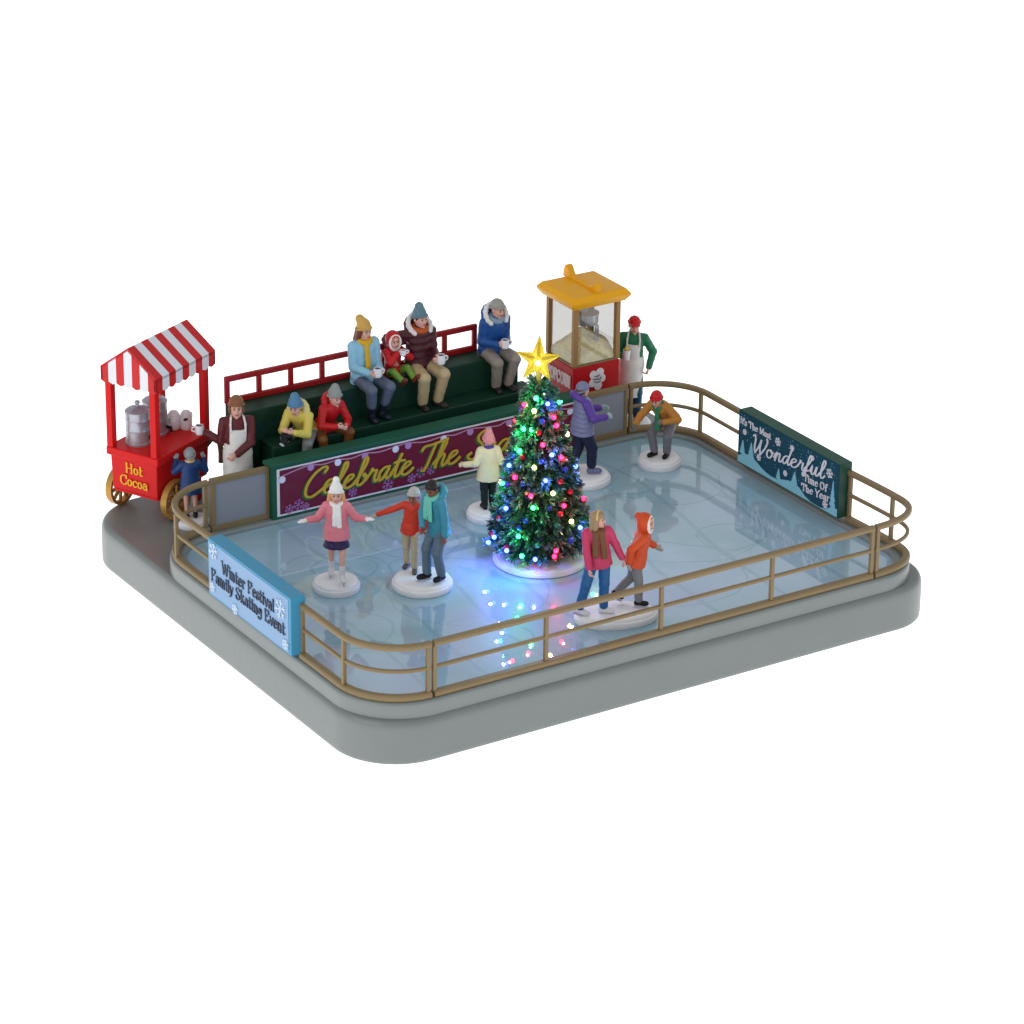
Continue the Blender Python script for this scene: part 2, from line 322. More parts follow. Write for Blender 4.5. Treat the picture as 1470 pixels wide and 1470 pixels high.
def ice_material():
    m = bpy.data.materials.new('printed_ice'); m.use_nodes = True; nt = m.node_tree; b = nt.nodes['Principled BSDF']
    N, L = nt.nodes.new, nt.links.new
    tc = N('ShaderNodeTexCoord')
    n = N('ShaderNodeTexNoise'); n.inputs['Scale'].default_value = .35; n.inputs['Detail'].default_value = 4; n.inputs['Distortion'].default_value = 1.2
    L(tc.outputs['Object'], n.inputs['Vector'])
    cr = N('ShaderNodeValToRGB'); e = cr.color_ramp.elements
    e[0].position = .3; e[0].color = hexc('80AAB5'); e[1].position = .72; e[1].color = hexc('A5BED4')
    x = cr.color_ramp.elements.new(.5); x.color = hexc('93B4C4')
    L(n.outputs['Fac'], cr.inputs[0])
    col = cr.outputs[0]
    # skate marks printed on the sheet: thin wandering rings and a few straight scratches
    nz = N('ShaderNodeTexNoise'); nz.inputs['Scale'].default_value = .5; L(tc.outputs['Object'], nz.inputs['Vector'])
    acc = None
    rnd = random.Random(3)
    def math_(op, a, b_=None, cl=False):
        k = N('ShaderNodeMath'); k.operation = op; k.use_clamp = cl
        for i, v_ in enumerate((a, b_)):
            if v_ is None: continue
            if isinstance(v_, (int, float)): k.inputs[i].default_value = v_
            else: L(v_, k.inputs[i])
        return k.outputs[0]
    for cx, cy_, r in ((1.2, 5.6, 1.1), (1.5, 5.8, .62), (3.0, 3.6, 1.5), (2.2, 1.8, .9), (6.8, 2.4, 1.6), (8.2, 4.2, 1.9), (8.8, 3.2, .7), (3.4, 6.4, .9), (6.6, 6.6, 1.3), (9.3, 6.0, 1.2), (5.4, 1.6, .8), (.3, 3.4, .8), (2.6, 5.2, .3)):
        vm = N('ShaderNodeVectorMath'); vm.operation = 'DISTANCE'; vm.inputs[1].default_value = (cx - 5, cy_ - 5, ICE + 1.22)
        L(tc.outputs['Object'], vm.inputs[0])
        d = math_('ADD', vm.outputs['Value'], math_('MULTIPLY', nz.outputs['Fac'], .9))
        d = math_('ABSOLUTE', math_('SUBTRACT', d, r + .45))
        ln = math_('SUBTRACT', 1, math_('MULTIPLY', d, 26), True)
        acc = ln if acc is None else math_('MAXIMUM', acc, ln)
    wv = N('ShaderNodeTexWave'); wv.inputs['Scale'].default_value = .22; wv.inputs['Distortion'].default_value = 6; wv.inputs['Detail'].default_value = 2; wv.inputs['Detail Scale'].default_value = .6
    L(tc.outputs['Object'], wv.inputs['Vector'])
    th = math_('MULTIPLY', math_('SUBTRACT', wv.outputs['Fac'], .975), 30, True)
    mk = math_('MULTIPLY', math_('MAXIMUM', acc, th), .38)
    mx = N('ShaderNodeMix'); mx.data_type = 'RGBA'; mx.inputs[7].default_value = hexc('4F8192')
    L(mk, mx.inputs[0]); L(col, mx.inputs[6])
    # pale snow blotches
    n3 = N('ShaderNodeTexNoise'); n3.inputs['Scale'].default_value = 2.2; n3.inputs['Detail'].default_value = 8; L(tc.outputs['Object'], n3.inputs['Vector'])
    pl = math_('MULTIPLY', math_('SUBTRACT', n3.outputs['Fac'], .56), 2.2, True)
    mx2 = N('ShaderNodeMix'); mx2.data_type = 'RGBA'; mx2.inputs[7].default_value = hexc('B4C2D2')
    L(pl, mx2.inputs[0]); L(mx.outputs[2], mx2.inputs[6])
    n4 = N('ShaderNodeTexNoise'); n4.inputs['Scale'].default_value = .42; n4.inputs['Detail'].default_value = 2; n4.inputs['Distortion'].default_value = .8
    of = N('ShaderNodeVectorMath'); of.operation = 'ADD'; of.inputs[1].default_value = (7, 3, 0); L(tc.outputs['Object'], of.inputs[0]); L(of.outputs[0], n4.inputs['Vector'])
    lv = math_('MULTIPLY', math_('SUBTRACT', n4.outputs['Fac'], .5), 3.2, True)
    mx3 = N('ShaderNodeMix'); mx3.data_type = 'RGBA'; mx3.inputs[7].default_value = hexc('9AA3CE')
    L(math_('MULTIPLY', lv, .7), mx3.inputs[0]); L(mx2.outputs[2], mx3.inputs[6])
    L(mx3.outputs[2], b.inputs['Base Color'])
    b.inputs['Roughness'].default_value = .38; b.inputs['IOR'].default_value = 1.45
    b.inputs['Coat Weight'].default_value = 1; b.inputs['Coat Roughness'].default_value = .012; b.inputs['Coat IOR'].default_value = 1.75
    return m
ice_m = ice_material()
poly2 = rrect(R0[0] + .17, R0[1] - .17, R0[2] + .17, R0[3] - .17, 1.02, 12, (1.02, .82, 1.02, 1.02))
MB().prism([(x, y, ICE - .1) for x, y in poly2], (0, 0, .1)).build('ice_sheet', ice_m, root)

# ------------------------------------------------------------------ railings
tan = mat('tan_rail_paint', '84704F', .45, var=.12, scale=2.5, bump=.1, bscale=10.)
TOP, MID = 1.0, .53
def arc_path(a, n=10):   # a: list of ('p',x,y) or ('a',cx,cy,r,deg0,deg1)
    out = []
    for s_ in a:
        if s_[0] == 'p': out.append((s_[1], s_[2]))
        else:
            _, cx, cy_, r, d0, d1 = s_
            out += [(cx + r * math.cos(math.radians(d0 + (d1 - d0) * k / n)), cy_ + r * math.sin(math.radians(d0 + (d1 - d0) * k / n))) for k in range(n + 1)]
    return out
def sweep_rect(path, z, wd, ht):
    mb = MB(); P = [np.array(p, float) for p in path]; N = len(P); vs = []; fs = []
    for i, p in enumerate(P):
        t = P[min(i + 1, N - 1)] - P[max(i - 1, 0)]; t /= np.linalg.norm(t); nn = V(-t[1], t[0])
        for a, b in ((-1, -.5), (-.7, -1), (.7, -1), (1, -.5), (1, .5), (.7, 1), (-.7, 1), (-1, .5)):
            e = p + nn * a * wd; vs.append((e[0], e[1], z + b * ht))
    for i in range(N - 1):
        for k in range(8): l = (k + 1) % 8; fs.append((i * 8 + k, i * 8 + l, (i + 1) * 8 + l, (i + 1) * 8 + k))
    fs += [tuple(range(8))[::-1], tuple((N - 1) * 8 + k for k in range(8))]
    return mb.add(vs, fs)
def railing(label, path, posts):
    t = thing('railing', label, 'railing', (*path[len(path) // 2], -.06), 0, 'tan railings round the ice')
    sweep_rect(path, TOP, .062, .052).build('top_rail', tan, t, angle=50)
    sweep_rect(path, MID, .036, .033).build('middle_rail', tan, t, angle=50)
    sweep_rect(path, 0, .078, .06).build('bottom_rail', tan, t, angle=50)
    for x, y in posts:
        MB().box(x - .038, x + .038, y - .038, y + .038, .05, TOP - .05).build('post', tan, t, .012)
g = .055
railing('long straight tan railing along the front edge of the ice', [(0 + g, 0), (5, 0), (10 - g, 0)], [(g + .02, 0), (2.46, 0), (5.01, 0), (7.55, 0), (10 - g - .02, 0)])
ARC = (0, 1.19)
railing('curved tan railing at the front left corner beside the light blue sign', arc_path([('p', -1.19, 2.57), ('a', 0, 1.19, 1.19, 180, 270)]) + [(-g, 0)][:0], [(-1.19, 2.57), (-1.19, 1.05), (-g, 0)])
railing('curved tan railing at the right corner beside the dark teal sign', catmull([(10, 0), (10.3, .015), (10.62, .075), (10.9, .2), (11.12, .41), (11.23, .68), (11.25, 1.05), (11.235, 1.7), (11.2, 2.42)], 5), [(10 + g, 0), (11.25, 1.08), (11.2, 2.37)])
railing('curved tan railing around the boy in navy by the cocoa cart', arc_path([('p', -1.19, 5.78), ('a', 0, 7.31, 1.19, 180, 90)]), [(-1.19, 7.55), (-g, 8.5)])
railing('curved tan railing at the back right in front of the popcorn vendor', arc_path([('a', 10, 7.31, 1.19, 90, 0), ('p', 11.19, 5.87)]), [(10 + g, 8.5), (11.19, 7.55)])
pan = mat('grey_panel', '8C8C96', .4, var=.08, scale=1.2)
for x0, x1, lab in ((.055, 1.36, 'grey barrier panel in tan frame left of the maroon banner'), (8.80, 9.945, 'grey barrier panel in tan frame below the popcorn machine')):
    t = thing('barrier_panel', lab, 'panel', ((x0 + x1) / 2, 8.5, -.06), 0, 'grey panels beside the banner')
    MB().box(x0 + .05, x1 - .05, 8.475, 8.525, .05, .97).build('panel', pan, t)
    f = MB(); f.box(x0, x1, 8.44, 8.56, -.06, .062).box(x0, x1, 8.44, 8.56, .95, 1.06).box(x0, x0 + .1, 8.442, 8.558, .06, .952).box(x1 - .07, x1, 8.442, 8.558, .06, .952)
    f.build('frame', tan, t, .012)

# ------------------------------------------------------------------ signs
dkgreen = mat('dark_green_paint', '17533F', .5, var=.1, scale=1.5, bump=.08)
# banner in front of the bleachers
bx0, bx1, by = 1.36, 8.80, 8.33
t = thing('banner_sign', 'long maroon sign with gold script reading Celebrate The Season on a green board', 'sign', ((bx0 + bx1) / 2, 8.5, -.06))
MB().box(bx0, bx1, by, 8.62, -.08, 1.06).box(bx0 - .04, bx1 + .04, by - .045, 8.66, 1.06, 1.14).build('board', dkgreen, t, .015)
F = Face((0, by, 0), (1, 0, 0), (0, 0, 1))
white = paint('E4E0EA', .4); maroon = paint('6C1031', .35, var=.04)
mb = MB(); poly(mb, F, [(1.46, .0), (8.66, .0), (8.66, 1.02), (1.46, 1.02)], .004, .01); mb.build('border', white, t)
mb = MB(); poly(mb, F, [(1.52, .04), (8.6, .04), (8.6, .985), (1.52, .985)], .012, .008); mb.build('banner', maroon, t)
H = .019
bulbs = [(1.568, .80), (2.221, .93), (2.844, .90), (3.473, .90), (4.188, .90), (4.483, .915), (5.325, .885), (5.958, .905), (6.395, .86), (6.901, .90), (7.5, .86), (8.0, .91), (8.4, .85)]
gar = MB()
P = [(1.5, .83), (1.568, .86), (1.9, .93), (2.221, .965), (2.5, .92), (2.844, .945), (3.15, .91), (3.473, .95), (3.8, .91), (4.188, .945), (4.483, .96), (4.9, .90), (5.325, .935), (5.6, .905), (5.958, .955), (6.395, .91), (6.65, .89), (6.901, .95), (7.5, .91), (8.0, .955), (8.4, .9), (8.6, .95)]
ribbon(gar, F, catmull(P, 5), .022, H); gar.build('garland_wire', paint('B48CA8', .5), t)
for i, (u, v_) in enumerate(bulbs):
    b = MB(); disc(b, F, u, v_ - .01, .075, H + .008); b.build('printed_bulb', paint('DADAF0' if i in (0, 2, 4, 6, 8, 10, 12) else 'B489C0', .4), t)
for u, v_, r in ((1.72, .12, .1), (1.93, .17, .12), (2.1, .1, .08), (3.18, .17, .1), (4.0, .15, .13), (4.56, .17, .1), (4.78, .25, .12), (5.02, .25, .1), (6.1, .15, .1), (6.9, .17, .12), (7.6, .15, .11), (8.3, .18, .12)):
    b = MB(); flake(b, F, u, v_, r, H, .015); b.build('snowflake', paint('A871B0', .5), t)
kw = dict(slant=.36, rise=.0)
for col, du, dv, h, nm, wd in (('2E6A3A', -.022, -.03, H, 'lettering_shadow', .09), ('C6A634', .0, .0, H + .022, 'lettering', .062)):
    mb = MB()
    for txt, u0, wid in (('Celebrate', 2.02, 2.5), ('The', 4.68, .95), ('Season', 5.85, 2.0)):
        letter(mb, F, txt, u0, .3, .265, SCRIPT, wd, h, slant=.3, width=wid, pen=.7, du=du, dv=dv)
    mb.build(nm, paint(col, .4), t)

# teal sign on the right
gx, gy0, gy1, gz0, gz1 = 10.95, 5.86, 2.42, .05, 1.22
t = thing('teal_sign', 'dark teal sign reading Wonderful Time Of The Year on the right railing', 'sign', (11.1, 4.14, -.06))
MB().box(gx, 11.26, gy1, gy0, gz0, gz1).build('board', mat('board_green', '1F4A3C', .5, var=.1), t, .012)
F = Face((gx, 0, 0), (0, -1, 0), (0, 0, 1))
pts = lambda L: [(-y, z) for y, z in L]
mb = MB(); poly(mb, F, pts([(5.84, .07), (2.44, .07), (2.44, 1.2), (5.84, 1.2)]))
rnd = random.Random(5)
for k in range(170):
    y = rnd.uniform(2.5, 5.8); z = rnd.uniform(.35, 1.17)
    q0 = len(mb.f); disc(mb, F, -y, z, rnd.uniform(.007, .014), .0045, 6); mb.m[q0:] = [1] * (len(mb.f) - q0)
mb.build('sign_face', [paint('0E4358', .35, var=.05), paint('7FB3C4', .4)], t)
hill = [(5.84, .075), (5.84, .2), (5.6, .32), (5.43, .33), (5.262, .31), (5.05, .23), (4.858, .17), (4.66, .15), (4.466, .16), (4.28, .22), (4.086, .275), (3.85, .285), (3.702, .25), (3.5, .14), (3.3, .09), (3.0, .085), (2.8, .13), (2.65, .22), (2.52, .25), (2.44, .25), (2.44, .075)]
snow = paint('86C3D6', .4, var=.04)
mb = MB(); poly(mb, F, pts(hill), .006); mb.build('snow_hill', snow, t)
def fir(F, u, v_, hgt, wd):
    b = MB(); P = [(u - .02, v_)]; L = []; R_ = []
    for k in range(4):
        f0 = k / 4; wk = wd * (1 - f0) ; L += [(u - wk, v_ + .1 * hgt + f0 * hgt * .9), (u - wk * .55, v_ + .1 * hgt + (f0 + .17) * hgt * .9)]
    R_ = [(2 * u - a, b_) for a, b_ in L]
    poly(b, F, [(u - .025, v_)] + L + [(u, v_ + hgt)] + R_[::-1] + [(u + .025, v_)], .009); return b
for y, z, hg, wd in ((5.68, .28, .32, .11), (5.38, .29, .36, .12), (4.42, .17, .25, .09), (3.88, .27, .27, .12), (2.6, .22, .6, .1)):
    fir(F, -y, z, hg, wd).build('printed_fir', snow, t)
for y, z, r in ((4.468, .987, .09), (3.985, 1.02, .06), (2.72, .93, .1), (5.095, .42, .07), (4.178, .40, .06), (2.82, .22, .08), (5.607, .80, .06), (3.3, 1.05, .05)):
    mb = MB(); flake(mb, F, -y, z, r, .011, .017); mb.build('snowflake', white, t)
mb = MB(); letter(mb, F, "It's The Most", -5.78, .955, .13, SERIF, .026, .016, width=1.08); mb.build('small_lettering', white, t)
mb = MB(); letter(mb, F, 'Wonderful', -5.36, .47, .185, SCRIPT, .047, .018, slant=.16, width=2.45, pen=.45, rise=.115); mb.build('large_lettering', white, t)
mb = MB(); letter(mb, F, 'Time Of', -3.56, .48, .15, SERIF, .03, .016, width=.80, rise=.05); letter(mb, F, 'The Year', -3.62, .245, .15, SERIF, .03, .016, width=.94, rise=.09); mb.build('small_lettering', white, t)

# blue sign on the left
bxf = -1.43
t = thing('blue_sign', 'light blue sign reading Winter Festival Family Skating Event on the left railing', 'sign', (-1.3, 4.2, -.06))
MB().box(bxf, -1.13, 2.57, 5.78, .03, 1.2).build('board', mat('board_blue', '3E8FB4', .42, var=.06), t, .012)
F = Face((bxf, 0, 0), (0, -1, 0), (0, 0, 1))
lb = paint('7D9FC6', .4, var=.03)
mb = MB(); poly(mb, F, pts([(5.74, .07), (2.66, .07), (2.66, 1.15), (5.74, 1.15)])); mb.build('sign_face', lb, t)
ink = paint('0C2340', .45)
mb = MB(); letter(mb, F, 'Winter Festival', -5.22, .69, .235, SERIF, .042, .008, width=2.05)
letter(mb, F, 'Family Skating Event', -5.66, .38, .235, SERIF, .042, .008, width=2.88); mb.build('lettering', ink, t)
for y, z, r in ((5.543, 1.0, .16), (2.95, .85, .2), (2.76, .2, .1), (4.71, .13, .1), (5.6, .24, .09)):
    mb = MB(); flake(mb, F, -y, z, r, .007, .03); mb.build('snowflake', paint('B8CCE0', .4), t)

# ------------------------------------------------------------------ bleachers
Z1, Z2 = 1.166, 1.81
t = thing('bleachers', 'dark green stepped bleachers with red back rail behind the maroon banner', 'bleachers', (4.6, 9.6, LEDGE))
bl = mat('bleacher_green', '0D3526', .5, var=.12, scale=1.6, bump=.1)
MB().box(1.33, 7.94, 9.6, 10.22, LEDGE, Z2).build('upper_bench', bl, t, .025)
MB().box(1.78, 8.05, 9.05, 9.6, LEDGE, Z1).build('lower_bench', bl, t, .025)
MB().box(1.85, 8.1, 8.70, 9.05, LEDGE, .62).build('footboard', bl, t, .02)
red = mat('red_paint', 'B3151B', .4, var=.08, scale=2., bump=.08, spec=.15)
dred = mat('dark_red_rail_paint', '9A1216', .4, var=.1, scale=2.)
mb = MB(); ry = 10.17; x0, x1 = 1.36, 7.2; rr_ = .1
def bar(a, b, wd=.055): mb.tube([a, b], wd, 8)
z0, z1 = Z2 + .09, Z2 + .53
mb.box(x0 - .055, x1 + .055, ry - .045, ry + .045, Z2, Z2 + .12)
mb.box(x0 - .055, x1 + .055, ry - .045, ry + .045, z1 - .06, z1 + .06)
n_ = 8
for k in range(n_ + 1):
    x = x0 + (x1 - x0) * k / n_; mb.box(x - .055, x + .055, ry - .042, ry + .042, Z2 + .11, z1 - .05)
mb.build('back_rail', dred, t, .02)

# ------------------------------------------------------------------ cocoa cart
ang = math.atan2(.43, .903); d2 = V(math.cos(ang), math.sin(ang), 0); e1 = V(-math.sin(ang), math.cos(ang), 0); FC = V(-.415, 9.82, 0)
def cl(d, e, z): return FC + d2 * d + e1 * e + V(0, 0, z)
ccx = cl(.92, .65, LEDGE)
t = thing('cocoa_cart', 'red hot cocoa cart with striped awning and gold spoked wheels', 'vending cart', ccx, ang)
cred = mat('cart_red_paint', 'CF1A1C', .38, var=.06, scale=1.8, bump=.1, bscale=9, spec=.14)
def lbox(mb, d0, d1, e0, e1_, z0, z1, ins=0, mi=0):
    return mb.hexa([cl(d0 + ins, e0 + ins, z0), cl(d1 - ins, e0 + ins, z0), cl(d1 - ins, e1_ - ins, z0), cl(d0 + ins, e1_ - ins, z0), cl(d0, e0, z1), cl(d1, e0, z1), cl(d1, e1_, z1), cl(d0, e1_, z1)], mi)
mb = MB(); lbox(mb, .06, 1.79, .07, 1.23, .19, .92, .02); lbox(mb, .09, 1.76, .10, 1.20, .13, .19); mb.build('cart_body', cred, t, .02)
mb = MB(); lbox(mb, 0, 1.85, 0, 1.3, .92, 1.1); mb.build('counter_top', cred, t, .03)
for d in (.09, 1.72):
    for e in (.1, 1.2):
        mb = MB(); dd = d - .01; lbox(mb, dd - .075, dd + .075, e - .075, e + .075, 1.1, 2.72); mb.build('awning_post', cred, t, .015)
# awning: gable roof along d
stripe_r = paint('C4161B', .4, var=.05); stripe_w = paint('DDDDE4', .4, var=.03)
aw0, aw1, ae0, ae1, zE, zR, zV = -.03, 1.93, -.04, 1.34, 2.77, 3.28, 2.5
em = (ae0 + ae1) / 2; roof = MB(); NS = 9
for k in range(NS):
    a, b = aw0 + (aw1 - aw0) * k / NS, aw0 + (aw1 - aw0) * (k + 1) / NS; mi = k % 2
    for e, sg in ((ae0, 1), (ae1, -1)):
        th = .06
        roof.hexa([cl(a, e, zE - .0), cl(b, e, zE), cl(b, em, zR), cl(a, em, zR), cl(a, e, zE + th), cl(b, e, zE + th), cl(b, em, zR + th), cl(a, em, zR + th)], mi)
        # scalloped hanging edge
        pr = [cl(a, e, zE + .04), cl(a, e, zV + .05)] + [cl(a + (b - a) * s_ , e, zV + .05 - .05 * math.sin(math.pi * s_)) for s_ in (.2, .4, .6, .8)] + [cl(b, e, zV + .05), cl(b, e, zE + .04)]
        roof.prism(pr, e1 * .05 * sg, mi)
roof.build('awning_roof', [stripe_r, stripe_w], t, angle=40)
NG = 7
for end, off in ((aw0, .05), (aw1, -.05)):
    gab = MB()
    for k in range(NG):
        a, b = ae0 + (ae1 - ae0) * k / NG, ae0 + (ae1 - ae0) * (k + 1) / NG
        zt = lambda e: zE + (zR - zE) * (1 - abs(e - em) / (em - ae0)) + .02
        P = [cl(end, a, zV + .03), cl(end, (a + b) / 2, zV - .01), cl(end, b, zV + .03), cl(end, b, zt(b))]
        if a < em < b: P.append(cl(end, em, zt(em)))
        P.append(cl(end, a, zt(a)))
        gab.prism(P, d2 * off, k % 2)
    gab.build('awning_gable', [stripe_r, stripe_w], t, angle=40)
gold = mat('gold_wheel_paint', 'B88A45', .38, metal=.35, var=.15, scale=5)
def wheel(d, e, zc, r):
    w_ = MB(); c0 = cl(d, e, zc); N = 32
    P = [c0 + r * .92 * (math.cos(a) * d2 + math.sin(a) * V(0, 0, 1)) for a in np.linspace(0, 2 * math.pi, N, endpoint=False)]
    vs = []; fs = []
    for i in range(N):
        a = 2 * math.pi * i / N; u = math.cos(a) * d2 + math.sin(a) * V(0, 0, 1)
        for rr, hh in ((r, -.07), (r, .07), (r * .84, .07), (r * .84, -.07)): vs.append(c0 + u * rr + e1 * hh)
    for i in range(N):
        j = (i + 1) % N
        for k in range(4): l = (k + 1) % 4; fs.append((i * 4 + k, i * 4 + l, j * 4 + l, j * 4 + k))
    o = MB().add(vs, fs).build('wheel', gold, t, angle=40)
    h = MB(); h.tube([c0 - e1 * .1, c0 + e1 * .1], r * .2, 14); h.build('hub', gold, o)
    for k in range(10):
        a = 2 * math.pi * k / 10 + .2; u = math.cos(a) * d2 + math.sin(a) * V(0, 0, 1)
        MB().tube([c0 + u * r * .15, c0 + u * r * .86], [.045, .035], 8).build('spoke', gold, o)
wheel(.52, -.03, .06, .42); wheel(.52, 1.36, .06, .42)
MB().tube([cl(.52, -.03, .04), cl(.52, 1.36, .04)], .04, 8).build('axle', gold, t)
for e in (.2, 1.1):
    mb = MB(); lbox(mb, 1.5, 1.62, e - .06, e + .06, LEDGE + .0, .14); mb.build('leg', cred, t, .01)
wood = mat('brown_handle_paint', '6E4A28', .5, var=.2, scale=3)
hd = MB()
hd.tube(catmull([cl(1.72, .12, .75), cl(1.95, .1, .86), cl(2.1, .06, .8), cl(2.13, .02, .55), cl(2.1, .0, .3)], 5), .06, 8)
hd.tube(catmull([cl(1.72, 1.15, .75), cl(1.95, 1.15, .86), cl(2.1, 1.15, .8)], 5), .06, 8); hd.tube([cl(2.1, .02, .8), cl(2.1, 1.18, .8)], .055, 8)
hd.build('push_handle', wood, t)
F = Face(cl(.068, 0, 0), -e1, (0, 0, 1))
tx = MB(); yel = paint('E8A514', .4)
letter(tx, F, 'Hot', -.86, .62, .2, SERIF, .038, .012, width=.44); letter(tx, F, 'Cocoa', -1.0, .34, .2, SERIF, .038, .012, width=.70)
tx.build('lettering', yel, t)

steel = mat('silver_urn_metal', 'A9ABB4', .32, metal=.55, var=.1, scale=6, bump=.1)
blackp = paint('0B0B0D', .3); cocoa = paint('2A1710', .3)
def urn(d, e, lab):
    c0 = cl(d, e, 1.1)
    o = thing('drink_urn', lab, 'urn', c0, ang, 'silver urns on the cocoa cart')
    r, h = .25, .66
    MB().lathe([(r * 1.03, 0), (r * 1.03, .05), (r, .06), (r, .30), (r * 1.02, .31), (r, .33), (r, .52), (r * 1.02, .53), (r, .55), (r, h)], c0, 28).build('body', steel, o)
    l = MB().lathe([(r * 1.04, h), (r * 1.04, h + .04), (r * .8, h + .09), (r * .3, h + .13), (.03, h + .14)], c0, 28).build('lid', steel, o)
    MB().lathe([(.035, h + .13), (.03, h + .17), (.06, h + .2), (.05, h + .24), (.01, h + .25)], c0, 14).build('knob', steel, l)
    MB().tube([c0 + e1 * -r * .9 + d2 * .06 + V(0, 0, .16), c0 - e1 * (r + .1) + d2 * .06 + V(0, 0, .16), c0 - e1 * (r + .12) + d2 * .06 + V(0, 0, .08)], .035, 8).build('tap', blackp, o)
urn(.5, .86, 'silver cocoa urn nearer the sign end of the cart'); urn(1.12, .9, 'silver cocoa urn half hidden behind the front awning post')
mugw = paint('E6E4E8', .3, var=.03)
def mug(name, lab, c0, r=.1, h=.22, ha=0., tilt=None, fill=True, group='white mugs of cocoa', lid=False):
    o = thing(name, lab, 'mug' if name == 'mug' else 'canister', c0, 0, group)
    c0 = np.array(c0, float)
    prof = [(r * .85, 0), (r * .97, .015), (r, .04), (r, h - .01), (r * .97, h), (r * .86, h), (r * .85, h - .03)] if not lid else [(r * .85, 0), (r, .03), (r * 1.02, h * .7), (r * .9, h * .78), (r * .92, h * .82), (r * .6, h * .98), (r * .15, h)]
    MB().lathe(prof, c0, 20).build('body', mugw, o)
    if fill: MB().lathe([(r * .86, h - .04), (r * .86, h - .025)], c0, 18).build('cocoa', cocoa, o)
    a = V(math.cos(ha), math.sin(ha), 0)
    MB().tube(catmull([c0 + a * r * .9 + V(0, 0, h * .78), c0 + a * (r + .055) + V(0, 0, h * .72), c0 + a * (r + .065) + V(0, 0, h * .4), c0 + a * r * .9 + V(0, 0, h * .25)], 4), .018, 7).build('handle', mugw, o)
    if tilt: o.rotation_euler = tilt
    return o
mug('canister', 'plain lidded white canister on the cart nearer the urns', cl(1.50, .72, 1.1), .135, .38, ang + math.pi, None, False, 'white canisters on the cart', True)
c2 = mug('canister', 'lidded white canister with dark spout on the cart counter', cl(1.62, .50, 1.1), .125, .4, ang, None, False, 'white canisters on the cart', True)
pp = cl(1.62, .50, 1.1); MB().obox(pp + V(-.06, -.115, .26), (.05, .02, 0), (-.008, .02, 0), (0, 0, .02)).build('spout', blackp, c2)

# ------------------------------------------------------------------ popcorn machine
px0, px1, py0, py1 = 8.93, 10.09, 9.0, 10.1
t = thing('popcorn_machine', 'red popcorn machine with glass box full of popcorn and yellow roof', 'popcorn machine', ((px0 + px1) / 2, (py0 + py1) / 2, LEDGE))
MB().box(px0, px1, py0, py1, LEDGE, 1.44).build('cabinet', red, t, .025)
MB().box(px0 + .02, px1 - .02, py0 + .02, py1 - .02, 1.44, 1.47).build('ledge', tan, t)
for x in (px0 + .055, px1 - .055):
    for y in (py0 + .055, py1 - .055):
        MB().box(x - .055, x + .055, y - .055, y + .055, 1.47, 2.78).build('corner_post', mat('brown_post_paint', '9A7144', .45) if 'brown_post_paint' not in bpy.data.materials else bpy.data.materials['brown_post_paint'], t, .012)
gm = bpy.data.materials.new('clear_acrylic'); gm.use_nodes = True; nt = gm.node_tree
for nd in list(nt.nodes):
    if nd.type == 'BSDF_PRINCIPLED': nt.nodes.remove(nd)
tr = nt.nodes.new('ShaderNodeBsdfTransparent'); tr.inputs[0].default_value = (.95, .95, .94, 1)
gl = nt.nodes.new('ShaderNodeBsdfGlossy'); gl.inputs['Roughness'].default_value = .03; 
ms = nt.nodes.new('ShaderNodeMixShader'); ms.inputs[0].default_value = .05; nt.links.new(tr.outputs[0], ms.inputs[1]); nt.links.new(gl.outputs[0], ms.inputs[2])
nt.links.new(ms.outputs[0], nt.nodes['Material Output'].inputs[0])
gm2 = gm.copy(); gm2.name = 'smoky_acrylic'
for nd in gm2.node_tree.nodes:
    if nd.type == 'BSDF_TRANSPARENT': nd.inputs[0].default_value = (.66, .655, .65, 1)
for ib, b_ in enumerate(((px0 + .11, px1 - .11, py0 + .04, py0 + .055), (px0 + .11, px1 - .11, py1 - .055, py1 - .04), (px0 + .04, px0 + .055, py0 + .11, py1 - .11), (px1 - .055, px1 - .04, py0 + .11, py1 - .11))):
    MB().box(*b_, 1.47, 2.76).build('window_pane', gm2 if ib in (1, 3) else gm, t)
rng = np.random.default_rng(4)
hp = MB(); N = 40; vs = []; fs = []
pcx, pcy = (px0 + px1) / 2, (py0 + py1) / 2
for i in range(N + 1):
    for j in range(N + 1):
        ic, jc = min(max(i, 1), N - 1), min(max(j, 1), N - 1)
        x = px0 + .065 + (px1 - px0 - .13) * (ic - 1) / (N - 2); y = py0 + .065 + (py1 - py0 - .13) * (jc - 1) / (N - 2)
        rd = math.hypot(x - pcx - .02, y - pcy); z = 1.5 + max(.04, .60 - .76 * rd) + (.05 * math.sin(9 * x) * math.cos(8 * y))
        vs.append((x, y, z + rng.normal(0, .012) if (i, j) == (ic, jc) else 1.475))
for i in range(N):
    for j in range(N): fs.append((i * (N + 1) + j, (i + 1) * (N + 1) + j, (i + 1) * (N + 1) + j + 1, i * (N + 1) + j + 1))
hp.add(vs, fs)
for k in range(900):
    x, y = rng.uniform(px0 + .09, px1 - .09), rng.uniform(py0 + .09, py1 - .09)
    rd = math.hypot(x - pcx - .02, y - pcy); z = 1.5 + max(.04, .60 - .76 * rd) + (.05 * math.sin(9 * x) * math.cos(8 * y))
    hp.ball((x, y, z), rng.uniform(.022, .036, 3), 6)
o = hp.build('popcorn_heap', mat('popcorn_cream', 'EADDAE', .7, var=.22, scale=9, bump=.5, bscale=30), t)
o['kind'] = 'stuff'
k0 = V(pcx + .04, pcy - .08, 2.17)
